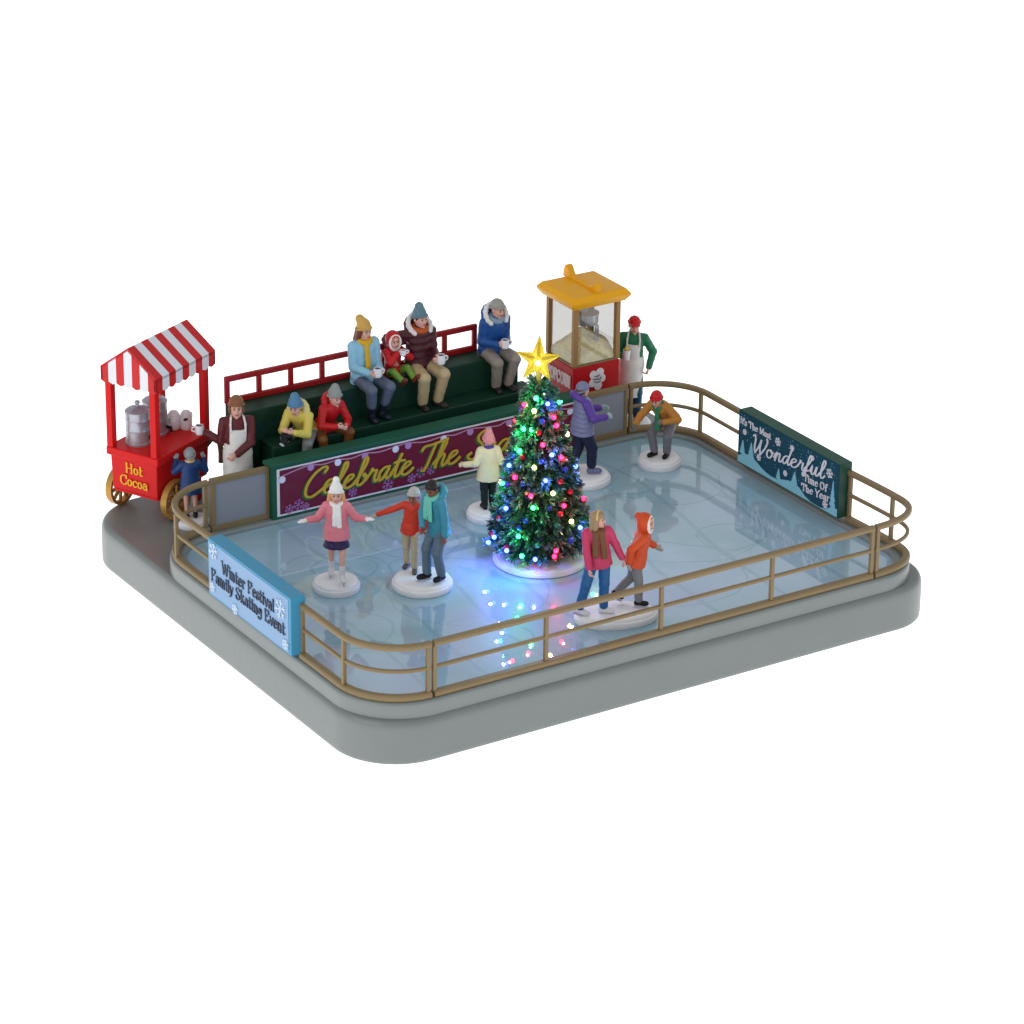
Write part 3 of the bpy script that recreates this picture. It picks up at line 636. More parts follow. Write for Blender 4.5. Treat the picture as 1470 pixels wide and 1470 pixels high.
ket = MB().lathe([(.14, 0), (.23, .03), (.245, .08), (.245, .24), (.26, .245), (.26, .27), (.1, .29), (.02, .295)], k0, 26).build('kettle', steel, t)
MB().tube([k0 + V(0, 0, .27), k0 + V(0, 0, .5)], .03, 8).build('hanger', steel, ket)
MB().obox(k0 + V(.08, -.26, -.2), (.06, .02, 0), (.0, .02, .02), (-.03, -.05, .26)).build('chute', steel, ket, .02)
yl = mat('yellow_roof_paint', 'EAA60A', .45, var=.06, scale=2, bump=.06)
rf = []
for ins, z in ((.02, 2.74), (-.07, 2.77), (-.15, 2.88), (-.16, 2.93), (-.08, 3.03), (-.04, 3.045)):
    rf.append([(x, y, z) for x, y in rrect(px0 + ins, px1 - ins, py0 + ins, py1 - ins, .03, 3)])
mb, vs, fs = loft(rf); n = len(rf[0]); fs += [tuple(range(n))[::-1], tuple((len(rf) - 1) * n + k for k in range(n))]
ro = mb.add(vs, fs).build('roof', yl, t, angle=25)
oy = lambda a: pcy + .05 + a
pr = [(pcx, oy(a), 3.04 + .8 * b) for a, b in ((-.62, 0), (-.61, .17), (-.55, .25), (-.5, .17), (-.4, .1), (-.2, .07), (-.1, .10), (-.03, .07), (.05, .12), (.13, .07), (.25, .08), (.38, .14), (.47, .31), (.54, .36), (.6, .31), (.64, .12), (.66, 0))]
MB().prism([np.array(p) + V(-.075, 0, -.01) for p in pr], (.15, 0, 0)).build('crest', yl, ro, .02)
F = Face((px0, 0, 0), (0, -1, 0), (0, 0, 1))
mb = MB(); letter(mb, F, 'POPCORN', -(py1 - .12), .98, .25, SERIF, .05, .006, width=.88, pen=.8); mb.build('lettering', paint('D8BDBE', .4), t)
F = Face((0, py0, 0), (1, 0, 0), (0, 0, 1))
mb = MB(); k_ = 0
for u, v_, r in ((0, 0, .14), (-.08, .1, .09), (.07, .12, .1), (.12, .0, .09), (-.1, -.06, .09), (.03, -.13, .1)):
    disc(mb, F, pcx + u * 1.1, 1.1 + v_ * 1.15, r, .005 + .0015 * k_); k_ += 1
mb.build('emblem', paint('DCD8DC', .4), t)
mb = MB()
for P in ([(-.06, .08), (0, .06), (.05, .09)], [(-.07, -.04), (0, -.075), (.08, -.05)], [(-.1, .02), (-.04, .0), (.0, .02)], [(.02, .0), (.06, -.01), (.1, .03)]):
    ribbon(mb, F, [(pcx + a, 1.1 + b) for a, b in P], .018, .022)
mb.build('emblem_lines', paint('5A5660', .5), t)

# ------------------------------------------------------------------ figures: smooth surfaces grown from blended limbs
def nrm(a): a = np.array(a, float); return a / (np.linalg.norm(a) + 1e-12)
def rotx(a): a = math.radians(a); return np.array([[1, 0, 0], [0, math.cos(a), -math.sin(a)], [0, math.sin(a), math.cos(a)]])
def roty(a): a = math.radians(a); return np.array([[math.cos(a), 0, math.sin(a)], [0, 1, 0], [-math.sin(a), 0, math.cos(a)]])
def rotz(a): a = math.radians(a); return np.array([[math.cos(a), -math.sin(a), 0], [math.sin(a), math.cos(a), 0], [0, 0, 1]])
class Sdf:
    def __init__(s, noise=0., nf=30.): s.ops = []; s.noise = noise; s.nf = nf; s.wave = None
    def cone(s, a, b, ra, rb, k=.015, flat=1., ax=None, sub=False):
        s.ops.append(('c', V(*a), V(*b), ra, rb, k, flat, None if ax is None else nrm(ax), sub)); return s
    def ell(s, c, r, R=None, k=.015, sub=False):
        s.ops.append(('e', V(*c), V(*r), np.eye(3) if R is None else R, k, sub)); return s
    def box(s, c, hf, rad, R=None, k=.004, sub=False):
        s.ops.append(('b', V(*c), V(*hf), rad, np.eye(3) if R is None else R, k, sub)); return s
    def tor(s, pts, r, k=.012, closed=True):
        n = len(pts)
        for i in range(n if closed else n - 1):
            rr = r if not hasattr(r, '__len__') else r[i]; r2_ = r if not hasattr(r, '__len__') else r[(i + 1) % n]
            s.cone(pts[i], pts[(i + 1) % n], rr, r2_, k)
        return s
    def cut(s, p, n_): s.ops.append(('p', V(*p), nrm(n_))); return s    # keep the side the normal points away from
    def mesh(s, h):
        lo = V(9, 9, 9); hi = -lo
        for o in s.ops:
            if o[0] == 'c' and not o[8]:
                r = max(o[3], o[4])
                for p in (o[1], o[2]): lo = np.minimum(lo, p - r); hi = np.maximum(hi, p + r)
            elif o[0] == 'e' and not o[5]:
                r = max(o[2]); lo = np.minimum(lo, o[1] - r); hi = np.maximum(hi, o[1] + r)
            elif o[0] == 'b' and not o[6]:
                r = np.linalg.norm(o[2]) + o[3]; lo = np.minimum(lo, o[1] - r); hi = np.maximum(hi, o[1] + r)
        lo = lo - 3 * h; hi = hi + 3 * h
        n = np.ceil((hi - lo) / h).astype(int) + 1
        xs = [lo[i] + h * np.arange(n[i]) for i in range(3)]
        D = np.full(n, .2)
        for o in s.ops:
            if o[0] == 'p':
                X, Y, Z = np.meshgrid(*xs, indexing='ij', sparse=True)
                D = np.maximum(D, (X - o[1][0]) * o[2][0] + (Y - o[1][1]) * o[2][1] + (Z - o[1][2]) * o[2][2]); continue
            if o[0] == 'c': r = max(o[3], o[4]); a_, b_ = np.minimum(o[1], o[2]) - r, np.maximum(o[1], o[2]) + r; k = o[5]; sub = o[8]
            elif o[0] == 'e': r = max(o[2]); a_, b_ = o[1] - r, o[1] + r; k = o[4]; sub = o[5]
            else: r = np.linalg.norm(o[2]) + o[3]; a_, b_ = o[1] - r, o[1] + r; k = o[5]; sub = o[6]
            m_ = max(k, 2 * h) + 2 * h
            i0 = np.clip(np.floor((a_ - m_ - lo) / h).astype(int), 0, n - 1); i1 = np.clip(np.ceil((b_ + m_ - lo) / h).astype(int) + 1, 1, n)
            if np.any(i1 <= i0): continue
            sl = tuple(slice(a, b) for a, b in zip(i0, i1))
            X, Y, Z = np.meshgrid(*[x[q_] for x, q_ in zip(xs, sl)], indexing='ij')
            P = np.stack([X, Y, Z], -1)
            if o[0] == 'c':
                a, b, ra, rb, k, flat, ax, sub = o[1:]
                d = b - a; L2 = d @ d + 1e-12
                t = np.clip(((P - a) @ d) / L2, 0, 1); E_ = P - a - t[..., None] * d
                if ax is not None:
                    c_ = E_ @ ax; E_ = E_ + (c_ * (1 / flat - 1))[..., None] * ax
                dist = np.sqrt((E_ ** 2).sum(-1)) - (ra + (rb - ra) * t)
                if flat < 1: dist = dist * (.5 + .5 * flat)
            elif o[0] == 'e':
                c_, r, R, k, sub = o[1:]
                Q = (P - c_) @ R; k0 = np.sqrt(((Q / r) ** 2).sum(-1)); k1 = np.sqrt(((Q / (r * r)) ** 2).sum(-1)) + 1e-9
                dist = k0 * (k0 - 1) / k1
            else:
                c_, hf, rad, R, k, sub = o[1:]
                Q = np.abs((P - c_) @ R) - hf; dist = np.sqrt((np.maximum(Q, 0) ** 2).sum(-1)) + np.minimum(Q.max(-1), 0) - rad
            W = D[sl]
            if sub: D[sl] = np.maximum(W, -dist); continue
            hh = np.maximum(k - np.abs(W - dist), 0) / k
            D[sl] = np.minimum(W, dist) - hh * hh * k * .25
        if s.noise or s.wave:
            X, Y, Z = np.meshgrid(*xs, indexing='ij', sparse=True); f = s.nf
            if s.noise: D = D + s.noise * (np.sin(f * X + 2 * np.sin(f * .6 * Z)) * np.sin(f * 1.1 * Y + 1.3) * np.sin(f * .9 * Z + 1.7 * np.sin(f * .5 * X)))
            if s.wave:
                o_, u_, per, amp = s.wave
                tt = (X - o_[0]) * u_[0] + (Y - o_[1]) * u_[1] + (Z - o_[2]) * u_[2]
                D = D - amp * np.abs(np.sin(math.pi * tt / per)) + amp * .6
        return surface_nets(D, lo, h)
def surface_nets(D, lo, h):
    I = D < 0; n = D.shape; m_ = tuple(k - 1 for k in n)
    cnt = np.zeros(m_, np.int8)
    offs = [(i, j, k) for i in (0, 1) for j in (0, 1) for k in (0, 1)]
    for a in offs: cnt += I[a[0]:a[0] + m_[0], a[1]:a[1] + m_[1], a[2]:a[2] + m_[2]]
    act = np.argwhere((cnt > 0) & (cnt < 8))
    if not len(act): return np.zeros((0, 3)), np.zeros((0, 4), int)
    val = np.stack([D[act[:, 0] + a[0], act[:, 1] + a[1], act[:, 2] + a[2]] for a in offs], 1)
    S = np.zeros((len(act), 3)); C_ = np.zeros(len(act))
    for i, a in enumerate(offs):
        for j, b in enumerate(offs):
            if j > i and sum(abs(x - y) for x, y in zip(a, b)) == 1:
                va, vb = val[:, i], val[:, j]; ok = (va < 0) != (vb < 0)
                t = np.where(ok, va / np.where(ok, va - vb, 1), 0)
                S += np.where(ok[:, None], V(*a) + t[:, None] * (V(*b) - V(*a)), 0); C_ += ok
    verts = lo + h * (act + S / C_[:, None])
    idx = np.full(m_, -1); idx[tuple(act.T)] = np.arange(len(act))
    F_ = []
    for ax in range(3):
        u, v_ = [(1, 2), (2, 0), (0, 1)][ax]
        s1 = [slice(1, k - 1) for k in n]; s1[ax] = slice(0, n[ax] - 1); s2 = list(s1); s2[ax] = slice(1, n[ax])
        A, B_ = I[tuple(s1)], I[tuple(s2)]
        for flip, M_ in ((False, A & ~B_), (True, ~A & B_)):
            e = np.argwhere(M_)
            if not len(e): continue
            e = e + np.array([0 if i == ax else 1 for i in range(3)])
            q_ = []
            for du, dv in ((0, 0), (-1, 0), (-1, -1), (0, -1)):
                c_ = e.copy(); c_[:, u] += du; c_[:, v_] += dv; q_.append(idx[tuple(c_.T)])
            q_ = np.stack(q_, 1); F_.append(q_[:, ::-1] if flip else q_)
    F_ = np.concatenate(F_)
    return verts, F_[(F_ >= 0).all(1)]

def ik(a, t, l1, l2, pole):
    a, t = V(*a), V(*t); d = t - a; L = np.linalg.norm(d); L_ = min(L, (l1 + l2) * .998); d = d / L
    x = (l1 * l1 - l2 * l2 + L_ * L_) / (2 * L_); y = math.sqrt(max(l1 * l1 - x * x, 0))
    p = V(*pole) - (V(*pole) @ d) * d; p = nrm(p)
    return a + d * x + p * y, a + d * L_
def perp(a, d): a = np.array(a, float); return nrm(a - (a @ d) * d)

class Fig:
    """one person. Figure frame: +Y ahead, +X its right, metres of a 1.75 m adult times the unit scale u"""
    def __init__(s, label, pos, head_dir, u, hs=1., pelvis=(0, 0, .93), lean=0, roll=0, twist=0, head=(0, 0), headroll=0,
                 RH=None, LH=None, RE=(.6, -1, -.3), LE=(-.6, -1, -.3), RF=(.1, 0, .09), LF=(-.1, 0, .09), RK=(.15, 1, 0), LK=(-.15, 1, 0),
                 toe=(12, -12), toepitch=(0, 0), skin='D9A594', curl=(25, 25), palmR=None, palmL=None, legl=1., fat=1.1, grp=None, shw=.170, name='person'):
        s.u = u; s.hs = hs; s.fat = fat
        h = nrm((*head_dir, 0)); s.ang = math.atan2(-h[0], h[1]); s.pos = V(*pos)
        s.Rw = rotz(math.degrees(s.ang))
        loc = lambda p: s.Rw.T @ (V(*p[1:]) - s.pos) / u if p[0] == 'w' else V(*p)
        s.pel = V(*pelvis); Rt = rotz(twist) @ roty(roll) @ rotx(-lean); s.Rt = Rt
        s.P = lambda x, y, z: s.pel + Rt @ V(x, y, z)         # torso frame
        s.neck = s.P(0, -.01, .50)
        s.Rh = rotz(head[0]) @ roty(headroll) @ rotx(-head[1])
        s.hc = s.neck + nrm(Rt @ V(0, 0, 1) + s.Rh @ V(0, 0, 1)) * (.045 + .095 * hs) + s.Rh @ V(0, .02, 0)
        s.H = lambda x, y, z: s.hc + s.Rh @ (V(x, y, z) * hs)
        s.sh = {}; s.el = {}; s.wr = {}; s.hip = {}; s.kn = {}; s.an = {}; s.hf = {}; s.hn = {}; s.curl = {'R': curl[0], 'L': curl[1]}
        s.toe = {'R': toe[0], 'L': toe[1]}; s.tp = {'R': toepitch[0], 'L': toepitch[1]}
        for k, sg, hand, pe, ft, pk, pn in (('R', 1, RH, RE, RF, RK, palmR), ('L', -1, LH, LE, LF, LK, palmL)):
            s.sh[k] = s.P(sg * shw, 0, .442)
            hand = s.P(sg * (shw + .06), .04, -.07) if hand is None else loc(hand)
            s.el[k], s.wr[k] = ik(s.sh[k], hand, .285, .255, pe)
            s.hip[k] = s.P(sg * .09, 0, -.03)
            s.kn[k], s.an[k] = ik(s.hip[k], loc(ft), .42 * legl, .40 * legl, pk)
            f = nrm(s.wr[k] - s.el[k]); s.hf[k] = f
            s.hn[k] = perp((-sg, .2, -.3) if pn is None else pn, f)
        s.skin = skin; s.n = 0
        bm = Sdf()
        s._body(bm)
        s.root = s._obj(bm, name, paint(skin, .45, var=.05, bump=.04), None, .0085)
        W2L[s.root.name] = (Matrix.Translation(Vector(s.pos)) @ Matrix.Rotation(s.ang, 4, 'Z')).inverted()
        s.root.location = s.pos; s.root.rotation_euler = (0, 0, s.ang)
        props(s.root, label, 'person', grp)
    def world(s, p): return s.pos + s.Rw @ (V(*p) * s.u)
    def _obj(s, sd, name, m, parent, h, mids=None):
        vs, fs = sd.mesh(h)
        me = bpy.data.meshes.new(name); me.from_pydata((vs * s.u).tolist(), [], fs.tolist()); me.update(); me.materials.append(m); me.shade_smooth()
        o = bpy.data.objects.new(name, me); COL.objects.link(o)
        if parent is not None: o.parent = parent
        return o
    def part(s, name, sd, col, h=.0105, rough=.42, parent=None):
        return s._obj(sd, name, paint(col, rough) if isinstance(col, str) else col, parent or s.root, h)
    def foot(s, k):
        R = rotz(-s.toe[k]) @ rotx(s.tp[k]); a = s.an[k]
        return R, a
    def _body(s, b):
        f = s.fat
        b.ell(s.pel, (.15, .11, .12), s.Rt)
        b.cone(s.P(0, 0, .03), s.P(0, 0, .40), .125 * f, .14, .04, .7, s.Rt @ V(0, 1, 0))
        b.cone(s.sh['R'], s.sh['L'], .055, .055, .04)
        b.cone(s.P(0, 0, .44), s.hc + s.Rh @ V(0, -.02, -.03), .055, .047, .02)
        for k, sg in (('R', 1), ('L', -1)):
            b.cone(s.sh[k], s.el[k], .05, .04, .02); b.cone(s.el[k], s.wr[k], .04, .026, .012)
            b.cone(s.hip[k], s.kn[k], .082, .055, .03); b.cone(s.kn[k], s.an[k], .054, .036, .015)
            b.ell(s.kn[k] * .8 + s.an[k] * .2 - V(0, .01, 0), (.05, .05, .09), k=.02)
            R, a = s.foot(k)
            b.cone(a + R @ V(0, -.03, -.05), a + R @ V(0, .13, -.055), .034, .03, .02)
            s.hand(b, k, sg, 0)
        hs = s.hs; Rh = s.Rh
        b.ell(s.H(0, -.012, .028), V(.079, .098, .102) * hs, Rh, .01)
        b.ell(s.H(0, .022, -.045), V(.062, .072, .085) * hs, Rh, .03)
        b.cone(s.H(0, .075, -.112), s.H(0, .07, -.105), .016 * hs, .018 * hs, .02)
        b.cone(s.H(0, .088, .012), s.H(0, .108, -.026), .009 * hs, .0155 * hs, .01)
        b.cone(s.H(-.035, .082, .034), s.H(.035, .082, .034), .010 * hs, .010 * hs, .01)
        b.cone(s.H(-.02, .086, -.066), s.H(.02, .086, -.066), .008 * hs, .008 * hs, .01)
        for sg in (-1, 1):
            b.ell(s.H(sg * .079, -.008, -.008), V(.012, .02, .034) * hs, Rh, .006)
            b.ell(s.H(sg * .042, .062, -.03), V(.022, .02, .022) * hs, Rh, .02)
    def hand(s, b, k, sg, g):
        w, f, n_ = s.wr[k], s.hf[k], s.hn[k]; sd = np.cross(f, n_) ; c_ = s.curl[k]
        kn = w + f * .088
        b.cone(w, kn, .026 + g, .034 + g, .015, .5, n_)
        def rot(v_, ang): a = math.radians(ang); return v_ * math.cos(a) + n_ * math.sin(a)
        for i, (o_, l) in enumerate(((-.029, .068), (-.0098, .078), (.0098, .072), (.029, .056))):
            p = kn + sd * o_ + f * .004; d1 = rot(f, c_ + 4 * i) + sd * o_ * 1.5; d2_ = rot(f, 2.1 * c_ + 4 * i)
            q1 = p + nrm(d1) * l * .5; q2 = q1 + d2_ * l * .5
            b.cone(p, q1, .0112 + g, .0105 + g, .003); b.cone(q1, q2, .0105 + g, .0088 + g, .003)
        ts = nrm(np.cross(n_, f)) * (1 if np.cross(n_, f)[2] > -.2 else -1)
        p = w + f * .03 + ts * .022; q1 = p + nrm(f * .7 + ts * .75 + n_ * .25) * .045; q2 = q1 + nrm(f + ts * .1 + n_ * .45) * .035
        b.cone(p, q1, .015 + g, .0125 + g, .006); b.cone(q1, q2, .0125 + g, .0095 + g, .004)
    # ---- faces, hats, hair
    def face(s, brow='5A4030', eye='2A1E1C', lip='B0605A', smile=True):
        for sg in (-1, 1):
            s.part('eye', Sdf().ell(s.H(sg * .031, .087, .004), V(.0125, .008, .0085) * s.hs, s.Rh), eye, .004)
            s.part('eyebrow', Sdf().cone(s.H(sg * .016, .094, .030), s.H(sg * .046, .084, .030), .0055 * s.hs, .004 * s.hs), brow, .004)
        s.part('mouth', Sdf().tor([s.H(-.024, .088, -.060), s.H(-.01, .095, -.066), s.H(.01, .095, -.066), s.H(.024, .088, -.060)], .0062 * s.hs, closed=False), lip, .004)
    def beanie(s, col, pom=None, slouch=(0, -.01), tall=.0, cuff=None, low=.045, name='hat', earflap=False):
        b = Sdf(.002, 60)
        b.ell(s.H(0, -.012, .045), V(.094, .112, .108) * s.hs, s.Rh)
        if tall or slouch[1] < -.02: b.cone(s.H(0, -.012, .10), s.H(slouch[0], slouch[1] - .01, .135 + tall), .07 * s.hs, (.046 if tall > .03 else .06) * s.hs, .04)
        b.cut(s.H(0, .09, low), s.Rh @ V(0, .28, -1))
        o = s.part(name, b, col, .008)
        ring = [s.H(.094 * math.sin(a), -.012 + .110 * math.cos(a), low + .012 + (math.cos(a) - .8) * .035) for a in np.linspace(0, 2 * math.pi, 18, endpoint=False)]
        s.part('cuff', Sdf(.0015, 80).tor(ring, .0155 * s.hs), cuff or col, .008, parent=o)
        if pom: s.part('pompom', Sdf(.006, 90).ell(s.H(slouch[0], slouch[1], .165 + tall), V(.042, .042, .042) * s.hs), pom, .008, parent=o)
        if earflap:
            e = Sdf()
            for sg in (-1, 1): e.ell(s.H(sg * .082, .0, -.03), V(.018, .045, .06) * s.hs, s.Rh)
            s.part('ear_flap', e, col, .008, parent=o)
        return o
    def cap(s, col):
        b = Sdf().ell(s.H(0, -.01, .05), V(.093, .108, .095) * s.hs, s.Rh).cut(s.H(0, .0, .045), s.Rh @ V(0, .1, -1))
        o = s.part('cap', b, col, .008)
        s.part('brim', Sdf().ell(s.H(0, .105, .052), V(.075, .075, .012) * s.hs, s.Rh @ rotx(-8)), col, .007, parent=o)
        ring = [s.H(.092 * math.sin(a), -.01 + .106 * math.cos(a), .055) for a in np.linspace(0, 2 * math.pi, 18, endpoint=False)]
        s.part('cap_band', Sdf().tor(ring, .011 * s.hs), col, .007, parent=o)
    def hair(s, col, length=0., band=None, full=False):
        b = Sdf(.004, 75)
        b.ell(s.H(0, -.026, .03), V(.09, .100, .104) * s.hs, s.Rh)
        if full: b.ell(s.H(0, .0, .07), V(.086, .1, .066) * s.hs, s.Rh)
        if length:
            for x, y in ((-.075, -.0), (-.06, -.06), (0, -.085), (.06, -.06), (.075, -.0)):
                b.cone(s.H(x, y, .0), s.H(x * 1.28, y - .02, -.07 - length), .04 * s.hs, .034 * s.hs, .03)
        b.ell(s.H(0, .085, -.03), V(.066, .07, .095) * s.hs, s.Rh, .01, True)
        o = s.part('hair', b, col, .008)
        if band:
            ring = [s.H(.092 * math.cos(a), .02 , .03 + .104 * math.sin(a)) for a in np.linspace(-.2, math.pi + .2, 12)]
            s.part('headband', Sdf().tor(ring, .012 * s.hs, closed=False), band, .007)
        return o
    def hood_up(s, col, trim, santa=False):
        b = Sdf(.002, 40).ell(s.H(0, -.025, .02), V(.118, .128, .135) * s.hs, s.Rh).cone(s.H(0, -.03, -.06), s.P(0, -.02, .47), .10 * s.hs, .10, .04)
        if not santa: b.cone(s.H(0, -.05, .06), s.H(0, -.13, .09), .09 * s.hs, .05 * s.hs, .04)
        b.ell(s.H(0, .12, -.02), V(.085, .125, .115) * s.hs, s.Rh, .01, True)
        o = s.part('hood', b, col, .008)
        ring = [s.H(.088 * math.sin(a), .062 - .01 * math.cos(a), -.012 + .118 * math.cos(a)) for a in np.linspace(0, 2 * math.pi, 18, endpoint=False)]
        s.part('hood_trim', Sdf(.005, 90).tor(ring, .0185 * s.hs), trim, .007, parent=o)
    def hood_down(s, col, trim=None, big=1.):
        b = Sdf(.003, 40)
        P = [s.P(.14 * math.sin(a) * big, -.03 - .12 * math.cos(a) * big, .49 + .09 * math.cos(a) * big) for a in np.linspace(-2.3, 2.3, 11)]
        b.tor(P, [.036 + .028 * math.cos(a) for a in np.linspace(-1.5, 1.5, 11)], closed=False)
        o = s.part('hood', b, col, .0095)
        if trim:
            P = [s.P(.16 * math.sin(a) * big, .01 - .12 * math.cos(a) * big, .55 + .115 * math.cos(a) * big) for a in np.linspace(-2.3, 2.3, 13)]
            s.part('fur_trim', Sdf(.007, 85).tor(P, .032, closed=False), trim, .008, parent=o)
    def scarf(s, col, tails=((.03, .32),), wide=.045, ring=True, hang=False):
        b = Sdf(.003, 60)
        if ring:
            P = [s.P(.082 * math.sin(a), .01 + .082 * math.cos(a), .505 - .02 * math.cos(a)) for a in np.linspace(0, 2 * math.pi, 14, endpoint=False)]
            b.tor(P, .040)
        for x, l in tails:
            p0 = s.P(x, .125, .47) if not hang else s.P(x, .135, .44); dn = -s.Rt[:, 2] if not hang else nrm(-s.Rt[:, 2] * .35 + V(0, 0, -.75)); fy = (s.Rt @ V(0, 1, 0)) if not hang else V(0, 1.1, -.1); p1 = p0 + dn * l * .6 + fy * .035 + s.Rt[:, 0] * x * .3; p2 = p0 + dn * l + fy * .055 + s.Rt[:, 0] * x * .4
            b.cone(p0, p1, wide, wide, .01, .45, fy); b.cone(p1, p2, wide, wide * 1.05, .01, .45, fy)
        if tails and not hang: b.cut(s.P(0, 0, .47 - max(l for _, l in tails)), s.Rt @ V(0, 0, -1))
        return s.part('scarf', b, col, .0095)
    # ---- clothes
    def jacket(s, col, hem=.14, th=1., sleeve=1., puffy=None, flare=.0, name='jacket', hemcut=True, collar=.0, sleevecol=None, seat=False):
        f = s.fat * (.5 + .5 * th); th = th * (.4 + .6 * s.fat); ya = s.Rt @ V(0, 1, 0); b = Sdf(.005, 26)
        b.cone(s.P(0, 0, .02), s.P(0, 0, .37), .165 * f, .155 * f, .05, .76, ya)
        b.cone(s.sh['R'] * .8 + s.sh['L'] * .2, s.sh['L'] * .8 + s.sh['R'] * .2, .070, .070, .05)
        b.cone(s.P(0, 0, .44), s.P(0, .0, .50 + collar), .085, .07, .03)
        if seat: b.ell(s.P(0, .02, -.0), V(.185 * f, .165, .14), s.Rt, .04)
        else:
            b.cone(s.P(0, 0, .0), s.P(0, 0, -hem + .02), .178 * f, .186 * f + flare, .04, .84, ya)
            if hemcut: b.cut(s.P(0, 0, -hem), s.Rt @ V(0, 0, -1))
        if puffy: s_ = s.Rt @ V(0, 0, 1); b.wave = (s.pel, s_, puffy, .010 if sleevecol else .015)
        a = b
        if sleevecol: a = Sdf(.004, 30)
        for k in 'RL':
            e = s.el[k] + (s.wr[k] - s.el[k]) * (.96 * sleeve)
            a.cone(s.sh[k], s.el[k], .071 * th, .060 * th, .03); a.cone(s.el[k], e, .062 * th, .05 * th, .015)
        o = s.part(name, b, col)
        if sleevecol: s.part('sleeves', a, sleevecol)
        s.jk = o
        return o
    def trousers(s, col, w=1., length=.93, name='trousers'):
        w = w * (.5 + .5 * s.fat) * 1.03; b = Sdf(.005, 28)
        b.ell(s.pel + s.Rt @ V(0, 0, -.02), (.15, .115, .11), s.Rt)
        for k in 'RL':
            e = s.kn[k] + (s.an[k] - s.kn[k]) * length
            b.cone(s.hip[k], s.kn[k], .098 * w, .076 * w, .03); b.cone(s.kn[k], e, .074 * w, .066 * w, .02)
            b.cut(e, nrm(s.an[k] - s.kn[k])) if False else None
        return s.part(name, b, col)
    def boots(s, col, high=.12, blade=None, big=1.):
        for k in 'RL':
            R, a = s.foot(k); b = Sdf(.002, 40)
            up = nrm(s.kn[k] - s.an[k])
            b.cone(a + R @ V(0, -.01, -.03), a + up * high, .05 * big, .054 * big, .02)
            b.cone(a + R @ V(0, -.035, -.048), a + R @ V(0, .135, -.052), .046 * big, .04 * big, .025)
            b.ell(a + R @ V(0, .09, -.05), V(.048, .085, .045) * big, R, .02)
            b.cut(a + R @ V(0, 0, -.088), R @ V(0, 0, -1)); b.cut(a + up * high, up)
            o = s.part('boot', b, col, .009, .4)
            if blade:
                c_ = Sdf().box(a + R @ V(0, .05, -.118), (.006, .13, .012), .004, R)
                for y in (-.04, .11): c_.box(a + R @ V(0, y, -.10), (.008, .02, .014), .003, R)
                s.part('skate_blade', c_, blade, .007, .3, parent=o)
    def mittens(s, col, glove=False, cuff=True):
        for k, sg in (('R', 1), ('L', -1)):
            b = Sdf(.002, 50); w, f, n_ = s.wr[k], s.hf[k], s.hn[k]
            if glove: s.hand(b, k, sg, .006)
            else:
                c_ = math.radians(s.curl[k]); d = f * math.cos(c_) + n_ * math.sin(c_)
                b.cone(w, w + f * .085, .036, .047, .02, .62, n_); b.cone(w + f * .085, w + f * .085 + d * .075, .047, .036, .02, .6, n_)
                ts = nrm(np.cross(n_, f)) * (1 if np.cross(n_, f)[2] > -.2 else -1)
                b.cone(w + f * .03 + ts * .02, w + f * .085 + ts * .062 + n_ * .01, .02, .017, .012)
            if cuff: b.cone(w - f * .035, w + f * .01, .045, .043, .01)
            s.part('glove' if glove else 'mitten', b, col, .0085)
    def skirt(s, col, hem=.34, r=.2):
        b = Sdf(.006, 40).cone(s.P(0, 0, .03), s.P(0, 0, -hem + .02), .12, r, .02, .85, s.Rt @ V(0, 1, 0)).cut(s.P(0, 0, -hem), s.Rt @ V(0, 0, -1))
        s.part('skirt', b, col)
    def apron(s, col='E2DEDB', hem=.62, skirt=.2):
        ya = s.Rt @ V(0, 1, 0)
        b = Sdf(.004, 28)
        b.cone(s.P(0, .016, .02), s.P(0, .016, .34), .168 * s.fat + .006, .168 * s.fat + .003, .04, .80, ya).cone(s.P(0, .012, 0), s.P(0, .02, -hem), (.196), .205, .04, .86, ya)
        b.cut(s.P(0, .02, 0), s.Rt @ V(0, -1, 0)); b.cut(s.P(0, 0, -hem), V(0, 0, -1)); b.cut(s.P(0, 0, .36), s.Rt @ V(0, 0, 1))
        for sg in (-1, 1): b.box(s.P(sg * .2, .1, .28), (.08, .15, .115), .01, s.Rt @ rotz(0), sub=True)
        o = s.part('apron', b, col, .009)
        t_ = Sdf()
        side = [(.095, .145, .345), (.098, .125, .44), (.085, .07, .52), (.06, -.03, .55)]
        t_.tor([s.P(-x, y, z) for x, y, z in side] + [s.P(x, y, z) for x, y, z in side[::-1]], .014, closed=False)
        s.part('apron_strap', t_, col, .008, parent=o)
        return o
    def mug_in(s, lab, off, r=.056, h=.125, ha=0., tilt=None):
        mug('mug', lab, s.world(off), r * s.u, h * s.u, ha, tilt)

